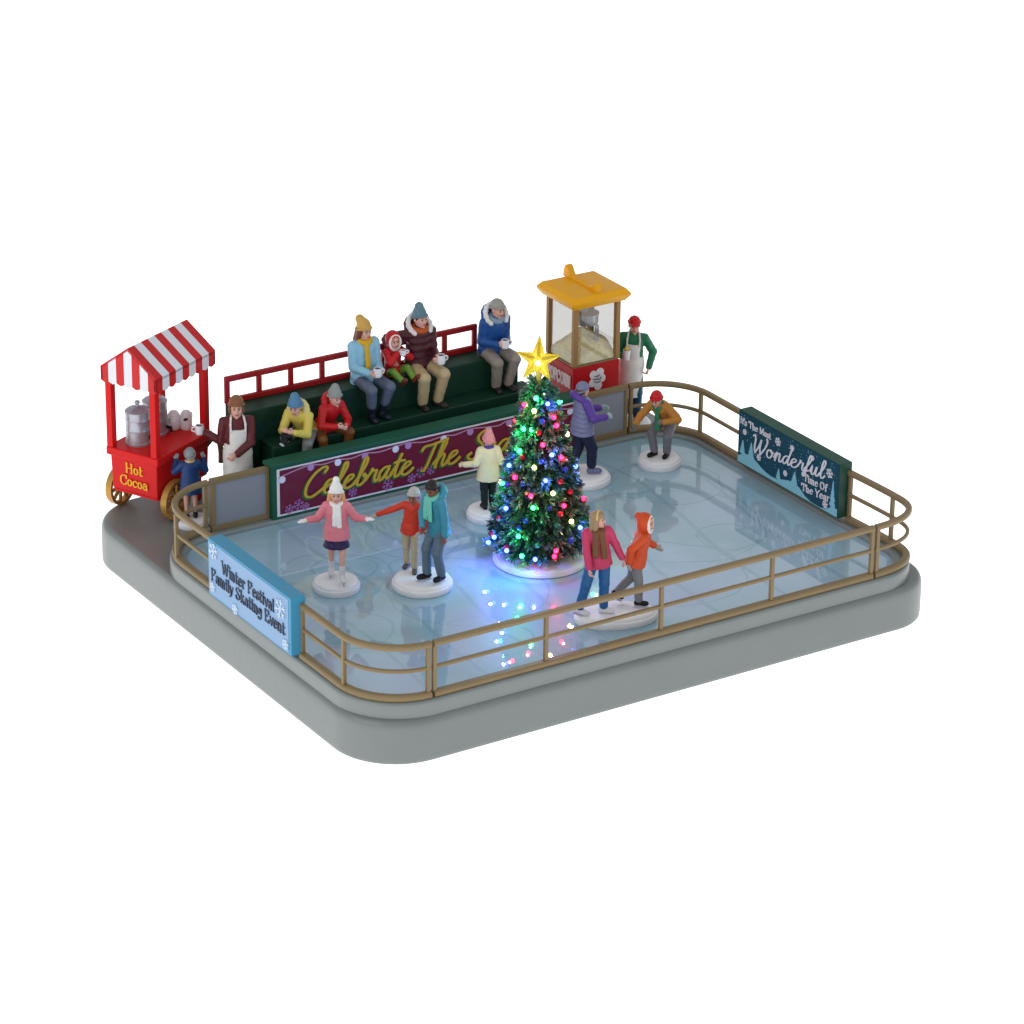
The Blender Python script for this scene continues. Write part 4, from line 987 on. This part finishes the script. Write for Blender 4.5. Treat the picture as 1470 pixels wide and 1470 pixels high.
def base(lab, c0, rx, ry, h=.20, rot=0, z0=ICE):
    o = thing('snow_base', lab, 'base', (c0[0], c0[1], z0), rot, 'round white snow bases')
    mb = MB(); n = 40; rnd = random.Random(int(c0[0] * 100)); vs = []; fs = []
    prof = [(.97, 0), (1, .02), (1, h * .56), (.985, h * .64), (.95, h * .66), (.945, h * .70), (.935, h * .86), (.88, h * .97), (.78, h), (.4, h * 1.03), (.02, h * 1.03)]
    for r, z in prof:
        for k in range(n):
            a = 2 * math.pi * k / n; wob = 1 + (.012 * math.sin(3 * a + c0[0] * 7) + .01 * math.sin(7 * a)) * (1 if z > h * .6 else .2)
            x, y = rx * r * wob * math.cos(a), ry * r * wob * math.sin(a)
            vs.append((c0[0] + x * math.cos(rot) - y * math.sin(rot), c0[1] + x * math.sin(rot) + y * math.cos(rot), z0 + z))
    for i in range(len(prof) - 1):
        for k in range(n): l = (k + 1) % n; fs.append((i * n + k, i * n + l, (i + 1) * n + l, (i + 1) * n + k))
    fs += [tuple(range(n))[::-1], tuple((len(prof) - 1) * n + k for k in range(n))]
    mb.add(vs, fs).build('snow_disc', snowm, o, angle=50)
snowm = mat('white_snow_paint', 'EBE8EA', .5, var=.05, scale=4, bump=.25, bscale=9)
TOPZ = ICE + .20

# ---- girl in pink on her own base, facing the camera with arms out
base('round snow base under the girl in pink', (.94, 5.05), .46, .46)
f = Fig('girl in pink jacket and white bobble hat with both arms held out', (.94, 5.03, TOPZ + .03), (-.5, -.87), 1.13, 1.24, fat=1.2, pelvis=(0, 0, .90), RH=(.50, .12, 1.13), LH=(-.50, .16, 1.17), RE=(.3, -.4, -1), LE=(-.3, -.4, -1),
        RF=(.09, -.17, .10), LF=(-.09, .2, .10), legl=.93, palmR=(0, 0, -1), palmL=(0, 0, -1), curl=(6, 6), toe=(10, -10), head=(0, 2))
f.face(); f.hair('D9A066', .03); f.beanie('E6E3E2', pom='EDEBEA', tall=.05); f.jacket('DE7F8C', .14, flare=.01); f.skirt('2E2150', .30, .225)
f.boots('DAD5D8', .17, 'B8B8BE'); f.mittens('E8E4E4'); f.scarf('ECEAE8', ((.02, .30), (-.035, .36)), .042)
# ---- father in teal and child in red share a base
base('round snow base shared by the man in teal and the child in red', (2.41, 4.3), .59, .59)
f = Fig('man in teal jacket with mint scarf stooping over a child in red', (2.58, 4.02, TOPZ + .04), (-.98, -.12), 1.24, 1.04, pelvis=(0, -.02, .92), lean=10, head=(14, 24), fat=1.06, RH=(.05, .26, .93), LH=(-.27, .06, .78), RE=(1, -.3, -.4),
        RF=(.10, .13, .10), LF=(-.10, .0, .10), skin='8A5540', curl=(35, 28), toe=(10, -10))
f.face('1E1512', '15100E', '6E3A32'); f.hair('26201F', 0, full=True); f.jacket('3D8CA3', .17, collar=.03); f.trousers('5C6E7E', 1.02); f.boots('131417', .10, 'C9C9CE'); f.scarf('6FC7B2', ((.05, .30), (-.03, .33)), .05); f.hood_down('3D8CA3')
f = Fig('child in red orange jacket and grey hat pointing one arm outwards', (2.40, 4.70, TOPZ), (-.70, -.71), 1.03, 1.2, pelvis=(0, 0, .86), roll=-6, head=(-10, 8), RH=(.62, .17, 1.13), LH=(-.22, .16, .86), RE=(.2, -.6, -.6), LE=(-1, -.6, -.2),
        RF=(.09, -.08, .09), LF=(-.09, .09, .09), legl=.90, skin='A0604C', palmR=(0, 0, -1), curl=(8, 30))
f.face('2A1A15', '15100E', '7E443A'); f.beanie('B5B3B0', tall=.0); f.jacket('CF3B22', .10, .95); f.trousers('B9A98C', .95); f.boots('5B5650', .08); f.mittens('B9AFA0', True, False)
# ---- child in cream coat seen from behind
base('round snow base under the child in the cream coat', (5.27, 6.45), .46, .46)
f = Fig('child in cream coat and pink hat seen from behind left of the tree', (5.24, 6.45, TOPZ), (.30, .95), .97, 1.22, fat=1.22, pelvis=(0, 0, .86), RH=(.42, .1, .95), LH=(-.48, .1, .98), RE=(.3, -.3, -1), LE=(-.3, -.3, -1), legl=.90, RF=(.1, .06, .09), LF=(-.08, -.04, .09))
f.face(); f.beanie('D98A8E', tall=.03); f.jacket('DCCFA6', .2, 1.08, flare=.02); f.trousers('11221F', .95); f.boots('141518', .1, 'B8B8BE'); f.scarf('4A3A86', ()); f.mittens('D8C89A', True)
# ---- teenager in purple behind the tree
base('round snow base under the teenager in purple', (7.93, 6.98), .52, .52)
f = Fig('teenager in purple jacket and blue grey hat looking away beside the tree', (7.78, 6.92, TOPZ + .03), (.96, -.12), 1.17, 1.08, fat=1.25, pelvis=(0, 0, .92), head=(14, -4), RH=(.24, .34, 1.10), LH=(-.12, .40, 1.13), RE=(.4, -1, -.6), LE=(-.4, -1, -.6),
        RF=(.08, .16, .10), LF=(-.1, -.16, .10), toe=(18, -8))
f.face(); f.hair('6C4A35'); f.beanie('747A98', tall=.0); f.jacket('75789B', .15, 1.05, puffy=.085, sleevecol='5B3C96'); f.trousers('1B1E3C', 1.14, .8); f.boots('6D6F95', .2, 'B8B8BE', 1.15); f.mittens('9FB3B0', True); f.hood_down('5B3C96', big=1.1)
# ---- crouching skater
base('round snow base under the crouching skater in tan', (9.73, 6.93), .45, .45)
f = Fig('crouching skater in tan jacket with red hat and green scarf', (9.80, 6.93, TOPZ), (-.91, -.42), 1.13, 1.14, fat=1.22, pelvis=(0, -.16, .70), lean=43, head=(6, 22), RH=(.26, .56, .74), LH=(-.17, .26, .78), RE=(.8, -.4, -.5), LE=(-1, -.5, -.1),
        RF=(.11, .10, .09), LF=(-.11, .02, .09), RK=(.35, 1, .2), LK=(-.35, 1, .2), legl=.92, curl=(30, 55))
f.face(); f.beanie('C8161E', tall=.0); f.jacket('B9792F', .12, 1.04); f.trousers('77747A', .98); f.boots('101114', .12); f.scarf('2F8558', ((.0, .34),), .045, hang=True); f.mittens('6F6A6C', True)
# ---- woman and child skating hand in hand
base('long oval snow base shared by the woman in pink and the child in orange', (4.76, 1.13), .80, .47, .21, math.atan2(-.36, .93))
f = Fig('woman in pink coat and jeans with brown scarf skating hand in hand', (4.38, 1.20, TOPZ + .05), (-.34, -.94), 1.22, 1.05, pelvis=(0, .0, .92), lean=4, roll=4, head=(58, -4), RH=(.20, .24, .84), LH=('w', 4.84, 1.0, 1.08), RE=(.7, -1, .2), LE=(-.5, -1, -.4), fat=1.12,
        RF=('w', 4.05, 1.30, .21), LF=('w', 4.48, 1.13, .17), toepitch=(-14, 0), curl=(30, 30), toe=(-62, -66))
f.face(); f.hair('9A8062', .12, band='D8B968', full=True); f.jacket('C23A62', .13, 1.0, flare=.015); f.trousers('245C92', .98); f.boots('DCD8DC', .08, 'B8B8BE'); f.scarf('6E4526', ((.055, .34), (-.045, .42)), .05)
wom = f
f = Fig('child in orange hooded coat with white trim leading the woman', (5.17, 1.10, TOPZ + .05), (.86, -.5), 1.10, 1.2, fat=1.25, pelvis=(0, .0, .88), lean=15, head=(-22, 2), LH=(-.38, .34, .93), RH=('w', 4.93, .96, 1.08), RE=(.6, -1, .3), LE=(-.6, -.6, -.6),
        RF=(.07, .06, .10), LF=(-.09, -.30, .20), toepitch=(0, -35), legl=.92, palmR=(0, 1, 0), curl=(30, 10))
f.face(); f.jacket('CB4A1E', .12, 1.05); f.trousers('77787A', .92); f.boots('0F1012', .1, 'B8B8BE'); f.hood_up('CB4A1E', 'E6E2DC'); f.mittens('97968C')

# ---- vendors and the boy on the ledge
f = Fig('cocoa vendor in brown hat and white apron standing beside the cart', (1.17, 9.42, LEDGE), (-.36, -.93), 1.53, 1.06, fat=1.0, pelvis=(0, 0, .93), head=(-6, 4), RH=('w', .70, 9.90, 1.42), LH=(.03, .23, 1.0), RE=(.1, -.1, -1), LE=(-1, -.2, -.4), curl=(45, 40), palmR=(0, 1, 0), palmL=(.3, -1, 0))
f.face(); f.hair('5A3A2A'); f.beanie('85573A', low=.05, earflap=True); f.jacket('5E2328', .1); f.trousers('4A3A32'); f.boots('22201E', .1); f.apron()
vend = f
f.mug_in('white mug held out by the cocoa vendor over the cart', f.wr['R'] + f.hf['R'] * .09 + V(.0, .04, -.045), ha=2.6)
base('small round snow base under the boy in navy', (.22, 9.62), .36, .36, .13, 0, LEDGE)
f = Fig('boy in navy coat and grey hat reaching up at the cocoa cart', (.20, 9.62, LEDGE + .14), (.30, .95), .9, 1.24, fat=1.2, pelvis=(0, 0, .86), head=(0, -14), RH=(.34, .22, 1.30), LH=(-.26, .26, 1.30), RE=(.5, -.2, -1), LE=(-.5, -.2, -1), legl=.9, curl=(15, 15), palmR=(0, 1, 0), palmL=(0, 1, 0), skin='D8A796')
f.face(); f.beanie('84888C', tall=.0); f.jacket('1C3A6E', .24, 1.1, flare=.02); f.boots('141518', .05); f.mittens('8E939B', True); f.scarf('C9AE7C', ())
base('small round snow base under the popcorn vendor', (10.74, 9.45), .42, .42, .13, 0, LEDGE)
f = Fig('popcorn vendor in red cap, green shirt and white apron', (10.70, 9.45, LEDGE + .13), (-.55, -.83), 1.38, 1.04, fat=1.06, roll=-3, head=(4, 2), RH=(.15, .27, 1.17), LH=(-.27, .06, .90), RE=(.5, -.6, -.8), LE=(-.8, -.7, 0), curl=(55, 50), palmR=(-1, .3, 0))
f.face(); f.hair('4A3A36'); f.cap('C8181F'); f.jacket('1D6E4A', .06, puffy=None, collar=.02); f.trousers('1F5276'); f.boots('2A2622', .1); f.apron(hem=.5)
pv = f
c0 = f.world(f.wr['R'] + f.hf['R'] * .07 + V(-.045, .02, -.05))
o = thing('popcorn_cup', 'white cup of popcorn held up by the popcorn vendor', 'popcorn cup', c0)
MB().lathe([(.055, 0), (.085, .22), (.078, .22), (.05, .03)], c0, 18).build('cup', mugw, o)
mb = MB()
for k in range(22):
    a = random.uniform(0, 6.3); r = random.uniform(0, .07); mb.ball(c0 + V(r * math.cos(a), r * math.sin(a), .22 + .05 * (1 - r / .08) + random.uniform(-.01, .015)), .026, 6)
mb.build('popcorn', paint('DDB860', .6), o)

# ---- spectators on the bleachers
def seat(lab, x, y, z, hd, u, hs=1., **k):
    return Fig(lab, (x, y, z), hd, u, hs, pelvis=(0, 0, .10), **k)
FZ = Z1
f = seat('woman in pale blue coat with yellow hat and scarf on the bleachers', 4.33, 9.80, Z2, (.05, -1), 1.52, 1.0, lean=-2, head=(8, 6), RH=(.10, .26, .23), LH=(-.08, .27, .23), RE=(.35, -.6, -1), LE=(-.35, -.6, -1), RF=(.10, .33, -.34), LF=(-.07, .31, -.34), curl=(50, 50), palmR=(-1, .4, 0), palmL=(1, .4, 0), legl=.98)
f.face(); f.hair('6E4030', .07); f.beanie('C9A050', tall=.02, slouch=(.03, -.06)); f.jacket('8DC0D8', 0, 1.0, seat=True); f.trousers('5B6579', .95, .6); f.boots('16202E', .25); f.scarf('D3A51E', ((.03, .33),), .04)
sd = Sdf(.004, 30).cone(f.P(.0, -.02, .0), f.P(.0, -.04, -.13), .17, .2, .03, .8, f.Rt @ V(0, 1, 0)).cut(f.P(0, 0, -.1), V(0, 0, -1)); f.part('coat_skirt', sd, '8DC0D8')
f.mug_in('white mug held in the lap of the woman in pale blue', (.01, .345, .19))
f = seat('toddler in red suit and santa hat drinking beside the man', 5.02, 9.83, Z2, (.18, -1), 1.0, 1.35, lean=2, head=(-14, 4), RH=(.07, .24, .56), LH=(-.06, .25, .56), RE=(1, -.2, -.7), LE=(-1, -.2, -.7), RF=(.17, .50, .06), LF=(-.12, .52, .07), RK=(.6, .3, 1), LK=(-.5, .3, 1), toepitch=(45, 45), curl=(50, 50), legl=.72, palmR=(-1, .4, 0), palmL=(1, .4, 0))
f.face(); f.jacket('BC1820', 0, 1.15, seat=True); f.trousers('6F9A3A', .95, .95); f.boots('6E3526', .06, big=1.2); f.hood_up('BC1820', 'E6DEDE', True)
f.mug_in('white mug lifted to the mouth of the toddler', (.0, .33, .53), .062, .12)
f = seat('man in maroon puffer jacket with orange scarf on the bleachers', 5.63, 9.82, Z2, (.0, -1), 1.55, 1.0, lean=2, head=(10, 2), RH=(.42, .02, .26), LH=(-.10, .30, .26), RE=(1, -.6, -.2), LE=(-.35, -.6, -1), RF=(.12, .31, -.34), LF=(-.10, .33, -.34), curl=(40, 50), palmL=(.6, .6, 0), toe=(8, -20))
f.face(); f.hair('54382C'); f.beanie('5C7A88', tall=.03); f.jacket('4A1E26', 0, 1.08, puffy=.1, seat=True); f.trousers('B7A27C', 1.0); f.boots('2C2622', .08); f.scarf('B4501E', ()); f.hood_down('4A1E26', 'E0D8D6')
f.mug_in('white mug resting on the knee of the man in maroon', (-.11, .40, .20))
f = seat('man in blue coat and grey hat hunched alone at the bleacher end', 7.40, 9.82, Z2, (.0, -1), 1.47, 1.0, lean=12, head=(16, 12), RH=(.09, .30, .26), LH=(-.07, .31, .26), RE=(.35, -.6, -1), LE=(-.35, -.6, -1), RF=(.10, .30, -.36), LF=(-.08, .32, -.36), curl=(50, 50), palmR=(-1, .4, 0), palmL=(1, .4, 0))
f.face(); f.beanie('97928C', tall=.0, low=.05); f.jacket('1E4E92', 0, 1.06, seat=True); f.trousers('8F847C', 1.0); f.boots('241F1E', .08); f.scarf('7F97AC', ()); f.hood_down('1E4E92', 'E0DCDC', 1.05)
f.mug_in('white mug cupped in the hands of the man in blue', (.01, .385, .22))
f = seat('boy in yellow jacket and blue hat holding a camera', 2.70, 9.33, Z1, (-.80, -.6), 1.3, 1.12, lean=40, head=(4, 16), RH=(.10, .64, .30), LH=(-.08, .62, .27), RE=(.5, -.4, -1), LE=(-.5, -.4, -1), RF=(.18, .40, -.33), LF=(-.14, .38, -.36), RK=(.3, 1, 1), LK=(-.3, 1, .3), curl=(45, 45), palmR=(-1, .2, 0), palmL=(1, .2, 0), legl=.95)
f.face(); f.beanie('4E80A4', tall=.02); f.jacket('D6C45C', 0, 1.0, seat=True); f.trousers('7E7E80', 1.0); f.boots('2A2622', .08); f.hood_down('D8CB86')
c0 = f.world((.01, .72, .23)); fd = f.Rw @ V(.15, .8, -.55); fd = nrm(fd); sdv = nrm(np.cross(fd, (0, 0, 1))); uv = np.cross(sdv, fd)
o = thing('camera', 'black camera with pale lens held by the boy in yellow', 'camera', c0)
MB().obox(c0, sdv * .11, uv * .065, fd * .045).build('body', blackp, o, .015)
mb = MB().tube([c0 + fd * .04, c0 + fd * .2], [.07, .066], 16); ln = mb.build('lens', blackp, o)
MB().tube([c0 + fd * .2, c0 + fd * .207], .052, 16).build('lens_glass', paint('D8DCE0', .1), ln)
f = seat('boy in red jacket and grey hat leaning forward on the lower bench', 3.12, 9.34, Z1, (.1, -1), 1.24, 1.12, lean=30, head=(2, 10), RH=(.10, .48, .24), LH=(-.10, .50, .22), RE=(.7, -.3, -.7), LE=(-.7, -.3, -.7), RF=(.20, .32, -.36), LF=(-.20, .32, -.36), RK=(.6, 1, .3), LK=(-.6, 1, .3), curl=(50, 50), palmR=(-1, .2, 0), palmL=(1, .2, 0), legl=.95)
f.face(); f.beanie('8F9290', tall=.02); f.jacket('BF1A20', 0, 1.0, seat=True); f.trousers('7A4A24', 1.0); f.boots('3A2A20', .08); f.hood_down('BF1A20')

# ------------------------------------------------------------------ the lit tree
TX, TY = 5.04, 4.19
base('wide white snow base under the lit tree', (TX, TY), .94, .94, .15)
t = thing('christmas_tree', 'small fir tree covered in coloured lights and baubles with a gold star on top', 'tree', (TX, TY, ICE + .15))
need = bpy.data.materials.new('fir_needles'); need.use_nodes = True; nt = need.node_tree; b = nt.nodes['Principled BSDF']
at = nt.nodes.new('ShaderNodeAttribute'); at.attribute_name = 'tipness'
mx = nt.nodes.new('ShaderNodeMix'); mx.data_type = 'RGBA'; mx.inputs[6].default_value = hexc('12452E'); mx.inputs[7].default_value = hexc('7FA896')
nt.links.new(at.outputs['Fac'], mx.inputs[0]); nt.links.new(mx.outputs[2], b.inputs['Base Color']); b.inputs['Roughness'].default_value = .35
def RZ(z): return .23 + max(0, (3.62 - z)) / 3.45 * .80
rnd = random.Random(11); vs = []; fs = []; tip = []
def blade(p, d, l, w_, tp=1.):
    d = nrm(d); s1 = nrm(np.cross(d, (rnd.uniform(-1, 1), rnd.uniform(-1, 1), rnd.uniform(-1, 1)))) * w_
    k = len(vs); vs.extend([p - s1, p + s1, p + d * l * .8 + s1 * .7, p + d * l, p + d * l * .8 - s1 * .7]); fs.append((k, k + 1, k + 2, k + 3, k + 4)); tip.extend([0, 0, .5 * tp, tp, .5 * tp])
nt_ = 13
for i in range(nt_):
    z = .33 + (3.4 - .33) * (i / (nt_ - 1)) ** .95; R = RZ(z); nb = max(5, int(2 * math.pi * R / .29))
    for j in range(nb):
        a = 2 * math.pi * (j + .5 * (i % 2) + rnd.uniform(-.15, .15)) / nb; u = V(math.cos(a), math.sin(a), 0)
        rr = R * rnd.uniform(.92, 1.05); zz = z + rnd.uniform(-.04, .04)
        p0 = V(TX, TY, zz + .16) + u * rr * .3; p1 = V(TX, TY, zz - .05 + .03 * (i == 0)) + u * rr
        ax = nrm(p1 - p0); L_ = np.linalg.norm(p1 - p0); fr_ = rnd.random() < .35
        for k in range(90):
            tt = 1 - rnd.random() ** 1.5 * .75; p = p0 + (p1 - p0) * tt
            side = nrm(np.cross(ax, (rnd.uniform(-1, 1), rnd.uniform(-1, 1), rnd.uniform(-1, 1))))
            blade(p, ax * rnd.uniform(.5, 1.0) + side * rnd.uniform(.4, 1.), rnd.uniform(.11, .19), .022, (1. if fr_ else .45) * rnd.uniform(.4, 1))
for k in range(260):
    a = rnd.uniform(0, 6.3); p = V(TX, TY, rnd.uniform(3.4, 3.66)) + V(math.cos(a), math.sin(a), 0) * .08; blade(p, V(math.cos(a), math.sin(a), rnd.uniform(-.1, 1.2)), .2, .014, .7)
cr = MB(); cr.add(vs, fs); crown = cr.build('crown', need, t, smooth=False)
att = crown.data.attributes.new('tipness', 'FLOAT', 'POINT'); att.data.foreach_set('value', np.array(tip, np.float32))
MB().lathe([(.10, ICE + .1), (.10, .1), (.72, .16), (.70, .3), (.40, 1.6), (.12, 3.2), (.04, 3.5)], (TX, TY, 0), 24).build('trunk_and_dark_core', mat('tree_core', '0B2419', .8), t)  # trunk stub plus an added dark cone filling the crown so nothing shows through
LC = dict(G=('20E070', (.08, 1, .35)), R=('FF1030', (1, .05, .08)), B=('3048FF', (.10, .16, 1)), Y=('FFD870', (1, .72, .25)))
LM = {k: emit('led_' + k, v_[0], 22 if k != 'Y' else 14) for k, v_ in LC.items()}
leds = [('G', -133, 3.40, 1.3), ('G', -163, 2.78, 1.), ('G', -141, 2.80, 1.6), ('G', 160, 1.56, 1.2), ('G', -132, 1.32, 1.), ('G', -149, .74, 1.1), ('G', -165, 2.35, .8), ('R', -174, 3.23, .7), ('R', -81, 3.0, .9), ('R', -77, 2.83, .9), ('R', -116, 2.52, .9), ('R', -79, 2.21, .8),
 ('R', -167, 1.83, .6), ('R', -136, 1.54, .9), ('R', -88, 1.3, .9), ('R', -106, .5, 1.), ('B', -95, 3.28, .9), ('B', -99, 2.31, 1.5), ('B', 173, 1.99, 1.5), ('B', -113, 1.84, 1.4), ('B', -174, 1.19, 1.9), ('B', 178, .58, 1.6), ('B', -67, .77, 1.2), ('B', -160, .44, 1.5), ('B', -128, .36, 1.5), ('B', 168, .4, 1.2), ('G', -142, .40, .6), ('R', -108, .40, .6), ('Y', -137, 3.16, .5), ('Y', -132, 2.09, .6), ('Y', -103, 1.58, .7), ('Y', -80, .96, .7)]
kk = 'GRBY'
for i in range(22): leds.append((kk[i % 4], -40 + (i * 77) % 190, .5 + 2.9 * i / 22, .8))
for c_, dg, z, pw in leds:
    a = math.radians(dg); u = V(math.cos(a), math.sin(a), 0); p = V(TX, TY, z) + u * (RZ(z) + (.045 if z > .65 else .10))
    o = MB().ball(p, (.045, .045, .045), 12).build('light_bulb', LM[c_], t)
    l = bpy.data.lights.new('led_glow', 'POINT'); l.energy = dict(G=9, B=11, R=6.5, Y=6)[c_] * pw; l.color = LC[c_][1]; l.shadow_soft_size = .03
    lo_ = bpy.data.objects.new('led_glow', l); COL.objects.link(lo_); lo_.location = p + u * .07 + V(0, 0, .01) - V(TX, TY, ICE + .15); lo_.parent = t
bm_ = {'r': mat('red_bauble', 'A01020', .16), 'b': mat('blue_bauble', '1E3C9A', .16), 'g': mat('green_bauble', '1F6B4E', .16), 'y': mat('gold_bauble', 'B8913A', .2)}
bb = [('r', -158, 2.24), ('r', -87, 1.76), ('r', -164, .45), ('r', 172, .9), ('b', -115, 2.95), ('b', -142, 1.05), ('b', 178, 2.2), ('b', 170, 3.1), ('g', -101, .95), ('g', -74, 2.57), ('b', -120, 2.2), ('r', -125, 2.75), ('b', -150, 1.75), ('g', -172, 1.5), ('r', -70, 1.5), ('b', -85, .6), ('g', -125, .6), ('b', -150, .9), ('r', -95, 1.15), ('g', 168, 2.65), ('r', 165, .55), ('b', -110, 1.3), ('b', -72, 1.95), ('b', 176, 1.6)]
for i in range(18): bb.append(('rbgy'[i % 4], -30 + (i * 61) % 170, .45 + 2.7 * i / 18))
for c_, dg, z in bb:
    a = math.radians(dg); u = V(math.cos(a), math.sin(a), 0); MB().ball(V(TX, TY, z) + u * (RZ(z) + .02), .06, 14).build('bauble', bm_[c_], t)
# faceted star
sm = bpy.data.materials.new('amber_star'); sm.use_nodes = True; nt = sm.node_tree; b = nt.nodes['Principled BSDF']
b.inputs['Base Color'].default_value = hexc('F2DC58'); b.inputs['Roughness'].default_value = .12; b.inputs['Transmission Weight'].default_value = .75; b.inputs['IOR'].default_value = 1.3
b.inputs['Emission Color'].default_value = hexc('FFE048'); b.inputs['Emission Strength'].default_value = .07
sc_ = V(TX - .02, TY, 4.05); nF = nrm((-.56, -.80, .18)); sX = nrm(np.cross((0, 0, 1), nF)) ; sY = np.cross(nF, sX)
tilt = math.radians(-4); R1, R2 = .46, .19
ring_ = []
for k in range(10):
    a = math.pi / 2 + tilt + math.pi * k / 5; r = R1 * (1.12 if k == 0 else 1) if k % 2 == 0 else R2; ring_.append(sc_ + sX * r * math.cos(a) + sY * r * math.sin(a))
vs = ring_ + [sc_ + nF * .15, sc_ - nF * .15]
st = MB().add(vs, [(k, (k + 1) % 10, 10) for k in range(10)] + [((k + 1) % 10, k, 11) for k in range(10)]).build('star', sm, t, smooth=False)
MB().ball(sc_ + V(0, 0, -.05), .05, 10).build('star_lamp', emit('star_led', 'FFF0A0', 14), st)
MB().tube([V(TX, TY, 3.45), sc_ + V(0, 0, -.2)], .05, 10).build('star_socket', paint('D8C060', .3), st)
l = bpy.data.lights.new('star_glow', 'POINT'); l.energy = .5; l.color = (1, .85, .4); l.shadow_soft_size = .04
lo_ = bpy.data.objects.new('star_glow', l); COL.objects.link(lo_); lo_.location = sc_ + nF * .22 - V(TX, TY, ICE + .15); lo_.parent = t
t.rotation_euler = (0, math.radians(-1.5), 0)
